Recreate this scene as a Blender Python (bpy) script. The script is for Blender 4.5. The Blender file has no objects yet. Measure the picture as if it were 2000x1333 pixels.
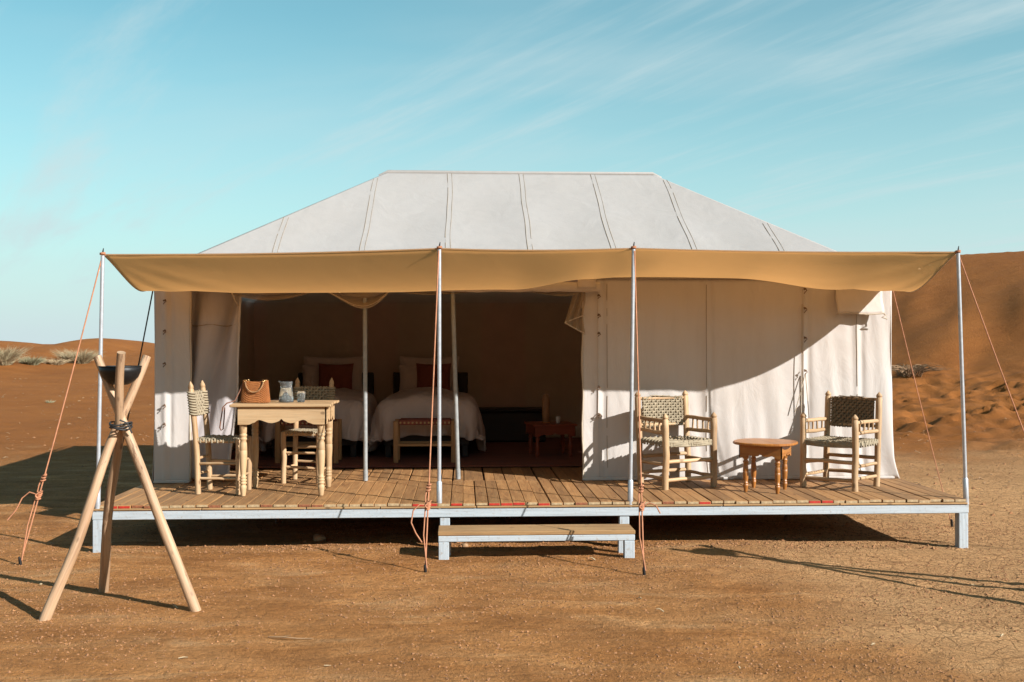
import bpy, math, random
from mathutils import Vector, Matrix, noise
from math import sin, cos, pi, radians
R = random.Random(7)
S = bpy.context.scene
COL = S.collection

# ------------------------------------------------------------------ camera, sky, sun, exposure
cam_d = bpy.data.cameras.new('camera'); cam = bpy.data.objects.new('camera', cam_d); COL.objects.link(cam)
S.camera = cam
cam_d.sensor_width = 36.0; cam_d.lens = 36.504; cam_d.clip_start = 0.05; cam_d.clip_end = 9000
psi, pit = radians(2.75), radians(0.155)
fw = Vector((sin(psi)*cos(pit), cos(psi)*cos(pit), sin(pit)))
rt = Vector((cos(psi), -sin(psi), 0)); up = rt.cross(fw)
CAM = Vector((0, -7.85, 1.55))
M = Matrix((rt, up, -fw)).transposed().to_4x4(); M.translation = CAM
cam.matrix_world = M

SUN = Vector((1.47, -1.09, 1.0)).normalized()
EL = math.asin(SUN.z); ROT = math.atan2(SUN.x, SUN.y)
W = bpy.data.worlds.new("World"); S.world = W; W.use_nodes = True
nt = W.node_tree; nt.nodes.clear()
def wn(t, **k):
    n = nt.nodes.new(t)
    for a, b in k.items(): setattr(n, a, b)
    return n
sky = wn('ShaderNodeTexSky', sky_type='NISHITA', sun_disc=False, sun_elevation=EL, sun_rotation=ROT, altitude=600, air_density=1.0, dust_density=0.25, ozone_density=1.0)
tint = wn('ShaderNodeMix', data_type='RGBA', blend_type='MULTIPLY'); tint.inputs[0].default_value = 1
tint.inputs[7].default_value = (0.50, 1.04, 0.87, 1)
tc = wn('ShaderNodeTexCoord'); sep = wn('ShaderNodeSeparateXYZ')
den = wn('ShaderNodeMath', operation='ADD'); den.inputs[1].default_value = 0.12
mx = wn('ShaderNodeMath', operation='MAXIMUM'); mx.inputs[1].default_value = 0.0
dx = wn('ShaderNodeMath', operation='DIVIDE'); dy = wn('ShaderNodeMath', operation='DIVIDE')
cmb = wn('ShaderNodeCombineXYZ')
L = nt.links.new
L(tc.outputs['Generated'], sep.inputs[0]); L(sep.outputs[2], mx.inputs[0]); L(mx.outputs[0], den.inputs[0])
L(sep.outputs[0], dx.inputs[0]); L(den.outputs[0], dx.inputs[1]); L(sep.outputs[1], dy.inputs[0]); L(den.outputs[0], dy.inputs[1])
L(dx.outputs[0], cmb.inputs[0]); L(dy.outputs[0], cmb.inputs[1])
def cloud(rot, scale, loc, lo, hi, detail=7, rough=0.62):
    ro = wn('ShaderNodeMapping'); ro.inputs['Rotation'].default_value = (0, 0, radians(rot))
    mp = wn('ShaderNodeMapping'); mp.inputs['Scale'].default_value = scale; mp.inputs['Location'].default_value = loc
    no = wn('ShaderNodeTexNoise'); no.inputs['Scale'].default_value = 1.0; no.inputs['Detail'].default_value = detail; no.inputs['Roughness'].default_value = rough; no.inputs['Distortion'].default_value = 0.35
    mr = wn('ShaderNodeMapRange'); mr.interpolation_type = 'SMOOTHSTEP'; mr.inputs[1].default_value = lo; mr.inputs[2].default_value = hi
    L(cmb.outputs[0], ro.inputs[0]); L(ro.outputs[0], mp.inputs[0]); L(mp.outputs[0], no.inputs['Vector']); L(no.outputs['Fac'], mr.inputs[0])
    return mr.outputs[0]
c1 = cloud(57, (0.40, 2.4, 1), (3.1, 1.2, 0), 0.48, 0.78)
c2 = cloud(20, (0.45, 0.9, 1), (7.3, 2.2, 0), 0.40, 0.80, 5, 0.5)
ca = wn('ShaderNodeMath', operation='MULTIPLY'); ca.inputs[1].default_value = 0.85; L(c1, ca.inputs[0])
cb = wn('ShaderNodeMath', operation='MULTIPLY_ADD'); cb.inputs[1].default_value = 0.42; L(c2, cb.inputs[0]); L(ca.outputs[0], cb.inputs[2])
cm = wn('ShaderNodeMix', data_type='RGBA'); cm.inputs[7].default_value = (3.9, 4.75, 4.9, 1)
# pale haze low over the horizon, all the way round
hz0 = wn('ShaderNodeMath', operation='DIVIDE'); hz0.inputs[1].default_value = 0.20; L(mx.outputs[0], hz0.inputs[0])
hzp = wn('ShaderNodeMath', operation='POWER'); hzp.inputs[1].default_value = 1.4; L(hz0.outputs[0], hzp.inputs[0])
hz1 = wn('ShaderNodeMath', operation='MULTIPLY'); hz1.inputs[1].default_value = -1.0; L(hzp.outputs[0], hz1.inputs[0])
hz3 = wn('ShaderNodeMath', operation='EXPONENT'); L(hz1.outputs[0], hz3.inputs[0])
hm = wn('ShaderNodeMix', data_type='RGBA'); hm.inputs[7].default_value = (3.9, 4.75, 4.9, 1); L(hz3.outputs[0], hm.inputs[0])
L(sky.outputs[0], tint.inputs[6]); L(tint.outputs[2], hm.inputs[6]); L(hm.outputs[2], cm.inputs[6]); L(cb.outputs[0], cm.inputs[0])
bg = wn('ShaderNodeBackground'); bg.inputs['Strength'].default_value = 0.085
out = wn('ShaderNodeOutputWorld'); L(cm.outputs[2], bg.inputs[0]); L(bg.outputs[0], out.inputs[0])

sl = bpy.data.lights.new('sun', 'SUN'); sl.energy = 5.0; sl.angle = radians(0.53); sl.color = (1.0, 0.975, 0.94)
so = bpy.data.objects.new('sun', sl); COL.objects.link(so)
so.rotation_euler = SUN.to_track_quat('Z', 'Y').to_euler(); so.location = SUN*30
vs = S.view_settings; vs.view_transform = 'Standard'; vs.look = 'None'; vs.exposure = 0.9; vs.gamma = 1.0; vs.use_curve_mapping = False
S.cycles.max_bounces = 14; S.cycles.diffuse_bounces = 9; S.cycles.transmission_bounces = 12; S.cycles.transparent_max_bounces = 16
S.render.resolution_x, S.render.resolution_y = 1024, 682

# ------------------------------------------------------------------ materials
K = 0.74
def A(c): return tuple(x*K for x in c)
class NT:
    def __init__(s, name):
        s.m = bpy.data.materials.new(name); s.m.use_nodes = True; s.t = s.m.node_tree; s.t.nodes.clear()
        s.o = s.n('ShaderNodeOutputMaterial')
    def n(s, t, **k):
        x = s.t.nodes.new(t)
        for a, b in k.items(): setattr(x, a, b)
        return x
    def l(s, a, b): s.t.links.new(a, b)
    def val(s, node, **k):
        for a, b in k.items(): node.inputs[a.replace('_', ' ')].default_value = b
        return node
    def coord(s, kind='Object', scale=(1, 1, 1), rnd=False, rot=(0, 0, 0)):
        c = s.n('ShaderNodeTexCoord'); mp = s.n('ShaderNodeMapping'); mp.inputs['Scale'].default_value = scale; mp.inputs['Rotation'].default_value = rot
        s.l(c.outputs[kind], mp.inputs[0])
        if rnd:
            oi = s.n('ShaderNodeObjectInfo'); mu = s.n('ShaderNodeMath', operation='MULTIPLY'); mu.inputs[1].default_value = 53.0
            s.l(oi.outputs['Random'], mu.inputs[0]); cb = s.n('ShaderNodeCombineXYZ')
            for i in range(3): s.l(mu.outputs[0], cb.inputs[i])
            s.l(cb.outputs[0], mp.inputs['Location'])
        return mp.outputs[0]
    def noise(s, vec, scale, detail=4, rough=0.55, dist=0):
        x = s.n('ShaderNodeTexNoise'); s.val(x, Scale=scale, Detail=detail, Roughness=rough, Distortion=dist); s.l(vec, x.inputs['Vector']); return x.outputs['Fac']
    def ramp(s, fac, stops):
        r = s.n('ShaderNodeValToRGB'); e = r.color_ramp.elements
        while len(e) < len(stops): e.new(0.5)
        for i, (p, c) in enumerate(stops):
            e[i].position = p; e[i].color = (c[0], c[1], c[2], 1) if not isinstance(c, (int, float)) else (c, c, c, 1)
        s.l(fac, r.inputs[0]); return r.outputs[0]
    def mix(s, fac, a, b, bt='MIX'):
        x = s.n('ShaderNodeMix', data_type='RGBA', blend_type=bt)
        for v, i in ((fac, 0), (a, 6), (b, 7)):
            if isinstance(v, (int, float)): x.inputs[i].default_value = v
            elif isinstance(v, tuple): x.inputs[i].default_value = (v[0], v[1], v[2], 1)
            else: s.l(v, x.inputs[i])
        return x.outputs[2]
    def math(s, op, a, b=None, c=None):
        x = s.n('ShaderNodeMath', operation=op)
        for v, i in ((a, 0), (b, 1), (c, 2)):
            if v is None: continue
            if isinstance(v, (int, float)): x.inputs[i].default_value = v
            else: s.l(v, x.inputs[i])
        return x.outputs[0]
    def bump(s, h, dist=0.01, strength=1.0, prev=None):
        b = s.n('ShaderNodeBump'); s.val(b, Strength=strength, Distance=dist); s.l(h, b.inputs['Height'])
        if prev is not None: s.l(prev, b.inputs['Normal'])
        return b.outputs[0]
    def principled(s, col, rough=0.7, normal=None, **k):
        p = s.n('ShaderNodeBsdfPrincipled')
        if isinstance(col, tuple): p.inputs['Base Color'].default_value = (*col, 1)
        else: s.l(col, p.inputs['Base Color'])
        if isinstance(rough, (int, float)): p.inputs['Roughness'].default_value = rough
        else: s.l(rough, p.inputs['Roughness'])
        if normal is not None: s.l(normal, p.inputs['Normal'])
        for a, b in k.items(): p.inputs[a.replace('_', ' ')].default_value = b
        return p
    def done(s, sh): s.l(sh.outputs[0], s.o.inputs[0]); return s.m

def wood(name, dark, mid, light, rough=0.65, grain=1.0, bumpd=0.0015, coat=0.0, knots=True, rndv=0.25, bark=False):
    dark, mid, light = A(dark), A(mid), A(light); t = NT(name); v = t.coord('UV', (28, 2.2, 1), True)
    f = t.noise(v, grain, 6, 0.62, 0.8); v2 = t.coord('UV', (160, 6, 1), True); g = t.noise(v2, 1.0, 3, 0.6)
    v3 = t.coord('UV', (3, 1.5, 1), True); b = t.noise(v3, 1.6, 3, 0.5)
    c = t.ramp(f, [(0.25, dark), (0.5, mid), (0.78, light)])
    c = t.mix(0.35, c, t.ramp(g, [(0.3, 0.45), (0.65, 1.0)]), 'MULTIPLY')
    c = t.mix(0.4, c, t.ramp(b, [(0.3, 0.6), (0.7, 1.05)]), 'MULTIPLY')
    if knots:
        vo = t.n('ShaderNodeTexVoronoi'); t.val(vo, Scale=1.0); t.l(t.coord('UV', (9, 5, 1), True), vo.inputs['Vector'])
        kf = t.ramp(vo.outputs['Distance'], [(0.0, 1.0), (0.085, 0.85), (0.14, 0.0)])
        c = t.mix(t.math('MULTIPLY', kf, 0.75), c, tuple(x*0.33 for x in dark))
    if bark:
        bk = t.noise(t.coord('UV', (16, 3.2, 1), True), 1.0, 6, 0.7, 0.3)
        c = t.mix(t.math('MULTIPLY', t.ramp(bk, [(0.575, 0.0), (0.62, 1.0)]), 0.7), c, (0.10, 0.048, 0.022))
        c = t.mix(0.55, c, t.ramp(t.noise(t.coord('UV', (5, 1.1, 1), True), 1.3, 4, 0.6), [(0.3, (0.62, 0.50, 0.40)), (0.6, (1.05, 1.05, 1.05))]), 'MULTIPLY')
    oi = t.n('ShaderNodeObjectInfo'); rv = t.math('MULTIPLY_ADD', oi.outputs['Random'], rndv, 1-rndv*0.6)
    hs = t.n('ShaderNodeHueSaturation'); t.l(c, hs.inputs['Color']); t.l(rv, hs.inputs['Value'])
    n = t.bump(t.math('ADD', f, t.math('MULTIPLY', g, 0.6)), bumpd)
    p = t.principled(hs.outputs[0], rough, n)
    if coat: p.inputs['Coat Weight'].default_value = coat; p.inputs['Coat Roughness'].default_value = 0.25
    return t.done(p)

def cloth(name, col, stain=None, transl=None, tw=0.3, wrinkle=0.004, scale=3.0, weave=900, stain_amt=0.35, rough=0.85, transp=0.0):
    col = A(col); stain = A(stain) if stain else None; t = NT(name); v = t.coord('Object'); a = t.noise(v, scale, 5, 0.6, 0.3)
    c = t.mix(t.math('MULTIPLY', t.ramp(a, [(0.42, 0.0), (0.75, 1.0)]), stain_amt), col, stain or tuple(x*0.8 for x in col))
    st = t.noise(t.coord('Object', (6, 6, 0.7)), 2.0, 5, 0.6); c = t.mix(0.18, c, t.ramp(st, [(0.35, 0.75), (0.6, 1.0)]), 'MULTIPLY')
    w1 = t.noise(t.coord('Object', (1, 1, 0.45)), scale*2.2, 4, 0.5, 1.0); w2 = t.noise(v, weave, 1)
    n = t.bump(w2, 0.0006, 0.6); n = t.bump(w1, wrinkle*4, 0.9, n)
    p = t.principled(c, rough, n); p.inputs['Specular IOR Level'].default_value = 0.2
    if transl is None and not transp: return t.done(p)
    sh = p
    if transl is not None:
        tr = t.n('ShaderNodeBsdfTranslucent'); tr.inputs[0].default_value = (*transl, 1); t.l(n, tr.inputs['Normal'])
        ms = t.n('ShaderNodeMixShader'); ms.inputs[0].default_value = tw; t.l(p.outputs[0], ms.inputs[1]); t.l(tr.outputs[0], ms.inputs[2]); sh = ms
    if transp:
        tp = t.n('ShaderNodeBsdfTransparent'); m2 = t.n('ShaderNodeMixShader'); m2.inputs[0].default_value = transp
        t.l(sh.outputs[0], m2.inputs[1]); t.l(tp.outputs[0], m2.inputs[2]); sh = m2
    return t.done(sh)

def plain(name, col, rough=0.6, metal=0.0, var=0.25, scale=30, bumpd=0.001):
    col = A(col); t = NT(name); v = t.coord('Object'); a = t.noise(v, scale, 5, 0.6)
    c = t.mix(var, col, t.mix(1.0, col, t.ramp(a, [(0.3, 0.35), (0.7, 1.3)]), 'MULTIPLY'))
    return t.done(t.principled(c, rough, t.bump(a, bumpd), Metallic=metal))

def paint(name, col, under):
    col, under = A(col), A(under); t = NT(name); v = t.coord('UV', (14, 1.6, 1), True); a = t.noise(v, 1.0, 7, 0.7, 0.4); b = t.noise(t.coord('UV', (70, 3.0, 1), True), 1.0, 5, 0.65); d = t.noise(t.coord('Object'), 40, 5, 0.7)
    c = t.mix(t.ramp(b, [(0.36, 1.0), (0.56, 0.0)]), col, tuple(x*0.84 for x in col))
    c = t.mix(t.math('MULTIPLY', t.ramp(a, [(0.60, 0.0), (0.74, 1.0)]), 0.6), c, under)
    c = t.mix(t.math('MULTIPLY', t.ramp(d, [(0.56, 0.0), (0.68, 1.0)]), 0.65), c, (0.26, 0.21, 0.165))
    return t.done(t.principled(c, 0.6, t.bump(t.math('ADD', b, t.math('MULTIPLY', d, 0.4)), 0.002)))

def straw(name, c0, c1, scale=220):
    c0, c1 = A(c0), A(c1); t = NT(name); v = t.coord('UV', (scale, scale*0.12, 1), True); a = t.noise(v, 1.0, 3, 0.6); b = t.noise(t.coord('Object'), 22, 3)
    c = t.ramp(a, [(0.3, c0), (0.7, c1)]); c = t.mix(0.5, c, t.ramp(b, [(0.3, 0.55), (0.7, 1.1)]), 'MULTIPLY')
    return t.done(t.principled(c, 0.8, t.bump(a, 0.0015)))

MT = {}
MT['pine'] = wood('pine', (0.42, 0.225, 0.09), (0.65, 0.415, 0.22), (0.73, 0.50, 0.285), rndv=0.38)
MT['pole_wood'] = wood('pole_wood', bark=True, dark=(0.40, 0.22, 0.105), mid=(0.60, 0.38, 0.22), light=(0.70, 0.48, 0.30))
MT['table_wood'] = wood('table_wood', (0.48, 0.27, 0.115), (0.65, 0.42, 0.215), (0.71, 0.49, 0.275), grain=0.8)
MT['honey'] = wood('honey', (0.30, 0.09, 0.012), (0.48, 0.175, 0.028), (0.55, 0.23, 0.045), 0.45, coat=0.3, rndv=0.1)
MT['bench_wood'] = wood('bench_wood', (0.34, 0.17, 0.06), (0.46, 0.25, 0.10), (0.52, 0.3, 0.14))
MT['deck'] = wood('deck_wood', (0.26, 0.115, 0.036), (0.43, 0.21, 0.07), (0.53, 0.29, 0.115), 0.75, rndv=0.42)
MT['edge'] = wood('edge_wood', (0.33, 0.175, 0.065), (0.50, 0.285, 0.115), (0.58, 0.37, 0.17), 0.8)
MT['brown_wood'] = wood('brown_wood', (0.11, 0.05, 0.025), (0.18, 0.085, 0.045), (0.24, 0.12, 0.06))
MT['red_wood'] = wood('red_wood', (0.20, 0.035, 0.012), (0.32, 0.06, 0.02), (0.38, 0.09, 0.03), 0.5, rndv=0.1)
MT['dark_wood'] = wood('dark_wood', (0.02, 0.014, 0.012), (0.028, 0.02, 0.017), (0.035, 0.026, 0.02), 0.6, rndv=0.1)
MT['end_pale'] = plain('end_pale', (0.50, 0.36, 0.20), 0.85, 0, 0.6, 60)
MT['end_red'] = plain('end_red', (0.50, 0.022, 0.008), 0.7, 0, 0.5, 50)
MT['end_rust'] = plain('end_rust', (0.30, 0.10, 0.04), 0.8, 0, 0.7, 70)
MT['paint'] = paint('white_blue_paint', (0.52, 0.575, 0.61), (0.36, 0.40, 0.44))
MT['steel'] = plain('painted_steel', (0.62, 0.65, 0.69), 0.35, 0.45, 0.25, 25, 0.0004)
MT['steel_dull'] = plain('dull_steel', (0.36, 0.37, 0.36), 0.55, 0.1, 0.4, 25, 0.0006)
MT['iron'] = plain('black_iron', (0.018, 0.017, 0.017), 0.5, 0.4, 0.4, 40)
MT['rubber'] = plain('black_cord', (0.025, 0.024, 0.024), 0.7)
MT['rope'] = straw('orange_rope', (0.45, 0.17, 0.075), (0.66, 0.29, 0.15), 300)
MT['canvas'] = cloth('canvas', (0.87, 0.815, 0.765), (0.78, 0.69, 0.59), (0.62, 0.45, 0.29), 0.28, 0.003, 2.2, stain_amt=0.4)
MT['roof'] = cloth('roof_canvas', (0.65, 0.62, 0.595), (0.58, 0.53, 0.475), (0.7, 0.58, 0.46), 0.38, 0.0025, 1.3, stain_amt=0.25)
MT['awning'] = cloth('awning_canvas', (0.62, 0.50, 0.36), (0.58, 0.44, 0.29), (0.84, 0.58, 0.33), 0.70, 0.0012, 1.6, stain_amt=0.3)
MT['curtain'] = cloth('curtain_cotton', (0.62, 0.565, 0.555), None, (0.5, 0.42, 0.38), 0.2, 0.002, 3, stain_amt=0.2)
MT['net'] = cloth('net', (0.62, 0.50, 0.36), None, (0.55, 0.40, 0.24), 0.35, 0.002, 8, 500, transp=0.42)
MT['seam'] = cloth('seam_tape', (0.63, 0.575, 0.51), (0.52, 0.43, 0.33), None, 0, 0.004, 9)
MT['hem'] = cloth('hem_tape', (0.60, 0.50, 0.38), None, None, 0, 0.002, 9)
MT['bedding'] = cloth('bedding', (0.70, 0.58, 0.53), None, None, 0, 0.004, 7, 600, stain_amt=0.15)
MT['red_cloth'] = cloth('red_cloth', (0.27, 0.085, 0.06), (0.19, 0.06, 0.045), None, 0, 0.003, 8, 400)
MT['dark_cloth'] = cloth('dark_cloth', (0.03, 0.022, 0.02), None, None, 0, 0.003, 8, 400)
MT['strap'] = plain('brown_leather', (0.20, 0.075, 0.035), 0.5)
MT['tie'] = plain('brown_cord', (0.20, 0.12, 0.07), 0.8)
MT['weave'] = straw('palm_weave', (0.29, 0.225, 0.14), (0.48, 0.395, 0.265))
MT['weave_dark'] = straw('dark_palm_weave', (0.19, 0.13, 0.075), (0.32, 0.23, 0.135))
MT['gap'] = straw('weave_gap_shade', (0.19, 0.14, 0.085), (0.30, 0.225, 0.135))  # slab under the strands, shade of the weave gaps put into its colour
MT['basket'] = straw('basket_straw', (0.25, 0.072, 0.012), (0.46, 0.16, 0.032), 260)
MT['rattan'] = straw('rattan', (0.12, 0.05, 0.02), (0.5, 0.26, 0.10), 120)
MT['brass'] = plain('brass', (0.75, 0.5, 0.22), 0.25, 1.0, 0.1)
MT['clay'] = plain('clay', (0.36, 0.19, 0.085), 0.6)
MT['porcelain'] = plain('porcelain', (0.65, 0.62, 0.58), 0.3, 0, 0.1)
MT['dots'] = plain('pale_dots', (0.52, 0.36, 0.18), 0.8)
MT['stitch'] = plain('stitching', (0.36, 0.27, 0.18), 0.9)
MT['shrub'] = straw('shrub_straw', (0.34, 0.26, 0.13), (0.58, 0.46, 0.28), 60)
MT['dead'] = straw('dead_twigs', (0.17, 0.085, 0.035), (0.46, 0.28, 0.14), 60)
MT['green_shrub'] = straw('grey_green_stems', (0.24, 0.22, 0.12), (0.42, 0.38, 0.22), 60)
MT['litter'] = straw('litter_straw', (0.34, 0.18, 0.075), (0.52, 0.33, 0.17), 60)
MT['straw'] = straw('dry_straw', (0.45, 0.31, 0.16), (0.66, 0.50, 0.30), 60)
MT['clod'] = plain('clod', (0.40, 0.185, 0.075), 0.95, 0, 0.8, 9, 0.003)
MT['stone'] = plain('stone', (0.42, 0.25, 0.13), 0.9, 0, 0.6, 12, 0.004)

def glass_mat(name, col, ior, tw):
    t = NT(name); p = t.principled(col, 0.02); p.inputs['Transmission Weight'].default_value = tw; p.inputs['IOR'].default_value = ior
    return t.done(p)
MT['glass'] = glass_mat('glass', (0.93, 0.97, 0.97), 1.16, 0.95); MT['water'] = glass_mat('water', (0.93, 0.965, 0.97), 1.10, 0.95)

def lining_mat():
    t = NT('lining'); c = t.n('ShaderNodeTexCoord'); s = t.n('ShaderNodeSeparateXYZ'); t.l(c.outputs['Object'], s.inputs[0])
    x = t.math('ADD', s.outputs[0], s.outputs[1])
    w = t.math('FRACT', t.math('MULTIPLY', x, 0.62)); col = t.ramp(w, [(0.0, (0.47, 0.375, 0.30)), (0.38, (0.49, 0.385, 0.31)), (0.42, (0.52, 0.35, 0.295)), (0.72, (0.50, 0.335, 0.285)), (0.76, (0.47, 0.375, 0.30))])
    a = t.noise(c.outputs['Object'], 6, 4); col = t.mix(0.4, col, t.ramp(a, [(0.3, 0.7), (0.7, 1.1)]), 'MULTIPLY')
    p = t.principled(col, 0.95, t.bump(a, 0.01)); tr = t.n('ShaderNodeBsdfTranslucent'); tr.inputs[0].default_value = (0.86, 0.76, 0.68, 1)
    ms = t.n('ShaderNodeMixShader'); ms.inputs[0].default_value = 0.42; t.l(p.outputs[0], ms.inputs[1]); t.l(tr.outputs[0], ms.inputs[2])
    return t.done(ms)
MT['lining'] = lining_mat()

def rug_mat():
    t = NT('rug'); v = t.coord('Object'); a = t.noise(t.coord('Object', (2, 18, 1)), 1.5, 4); b = t.noise(v, 300, 2)
    c = t.ramp(a, [(0.3, (0.07, 0.022, 0.016)), (0.5, (0.14, 0.04, 0.024)), (0.7, (0.17, 0.06, 0.03))])
    return t.done(t.principled(c, 0.95, t.bump(b, 0.004)))
MT['rug'] = rug_mat()

def ground_mat():
    t = NT('ground'); v = t.coord('Object'); c = t.n('ShaderNodeTexCoord'); s = t.n('ShaderNodeSeparateXYZ'); t.l(c.outputs['Object'], s.inputs[0])
    X, Y = s.outputs[0], s.outputs[1]
    big = t.noise(v, 0.55, 5, 0.55, 0.4); med = t.noise(v, 3.2, 6, 0.65, 0.3); fine = t.noise(v, 26, 5, 0.7); grit = t.noise(v, 170, 3, 0.7)
    streak = t.noise(t.coord('Object', (0.6, 2.2, 1)), 1.6, 6, 0.65, 0.6)
    clay = t.ramp(streak, [(0.30, (0.37, 0.15, 0.042)), (0.45, (0.54, 0.235, 0.074)), (0.56, (0.63, 0.295, 0.105)), (0.70, (0.72, 0.41, 0.19))])
    clay = t.mix(0.55, clay, t.ramp(med, [(0.3, 0.62), (0.55, 1.0), (0.75, 1.15)]), 'MULTIPLY')
    rough_m = t.ramp(t.noise(t.coord('Object', (0.8, 1.3, 1)), 1.5, 6, 0.65, 0.5), [(0.40, 0.0), (0.62, 1.0)])
    clay = t.mix(t.math('MULTIPLY', rough_m, 0.32), clay, (0.34, 0.128, 0.035))
    clay = t.mix(0.75, clay, t.ramp(fine, [(0.30, 0.55), (0.52, 1.0), (0.72, 1.25)]), 'MULTIPLY')
    speck = t.noise(v, 75, 4, 0.75); clay = t.mix(0.8, clay, t.ramp(speck, [(0.30, 0.40), (0.45, 0.98), (0.60, 1.05), (0.74, 1.35)]), 'MULTIPLY')
    # drier, greyer pan of cracked clay to the right and in the foreground
    xm = t.math('ADD', t.math('MULTIPLY', X, 0.33), t.math('MULTIPLY', Y, 0.02)); pan = t.math('ADD', xm, t.math('MULTIPLY', t.math('SUBTRACT', big, 0.5), 2.2))
    panm = t.n('ShaderNodeMapRange'); panm.interpolation_type = 'SMOOTHSTEP'; panm.inputs[1].default_value = 0.25; panm.inputs[2].default_value = 1.05; t.l(pan, panm.inputs[0]); pm = panm.outputs[0]
    clay = t.mix(t.math('MULTIPLY', pm, 0.75), clay, (0.74, 0.42, 0.195))
    dist = t.n('ShaderNodeVectorMath', operation='ADD'); nz = t.n('ShaderNodeTexNoise'); t.val(nz, Scale=5.0, Detail=4.0); t.l(v, nz.inputs['Vector'])
    sc = t.n('ShaderNodeVectorMath', operation='SCALE'); sc.inputs['Scale'].default_value = 0.07; t.l(nz.outputs['Color'], sc.inputs[0]); t.l(v, dist.inputs[0]); t.l(sc.outputs[0], dist.inputs[1])
    def cracks(scale, w):
        vo = t.n('ShaderNodeTexVoronoi', feature='DISTANCE_TO_EDGE'); t.val(vo, Scale=scale, Randomness=1.0); t.l(dist.outputs[0], vo.inputs['Vector'])
        return t.ramp(vo.outputs['Distance'], [(0.0, 0.0), (w, 1.0)])
    cr = t.math('MINIMUM', cracks(6.0, 0.045), cracks(13.0, 0.055))
    crk0 = t.math('MULTIPLY', t.math('SUBTRACT', 1.0, cr), pm)
    # sand takes over on the dunes
    dm = t.n('ShaderNodeMapRange'); dm.interpolation_type = 'SMOOTHSTEP'; dm.inputs[1].default_value = 3.2; dm.inputs[2].default_value = 8.0
    t.l(t.math('ADD', Y, t.math('MULTIPLY', t.math('SUBTRACT', big, 0.5), 6.0)), dm.inputs[0])
    crk = t.math('MULTIPLY', crk0, t.math('SUBTRACT', 1.0, dm.outputs[0]))
    sand = t.ramp(big, [(0.3, (0.215, 0.073, 0.0155)), (0.7, (0.255, 0.092, 0.021))])
    sand = t.mix(0.35, sand, t.ramp(t.noise(t.coord('Object', (0.5, 1.6, 1), rot=(0, 0, 0.5)), 1.2, 6, 0.6), [(0.3, 0.75), (0.7, 1.08)]), 'MULTIPLY')
    col = t.mix(dm.outputs[0], clay, sand)
    col = t.mix(t.math('MULTIPLY', crk, 0.55), col, (0.20, 0.085, 0.030))
    inv = t.math('SUBTRACT', 1.0, t.math('MULTIPLY', dm.outputs[0], 0.75))
    h = t.math('MULTIPLY', t.math('ADD', t.math('MULTIPLY', fine, 0.9), t.math('ADD', t.math('MULTIPLY', grit, 0.35), t.math('MULTIPLY', med, 1.0))), inv)
    h = t.math('ADD', h, t.math('MULTIPLY', t.math('MULTIPLY', speck, t.math('MULTIPLY_ADD', rough_m, 0.8, 0.35)), inv)); n = t.bump(h, 0.08, 1.0)
    n = t.bump(t.math('MULTIPLY', crk, -1.0), 0.016, 0.9, n)
    p = t.principled(col, 0.95, n); p.inputs['Specular IOR Level'].default_value = 0.15
    return t.done(p)
MT['ground'] = ground_mat()

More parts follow.
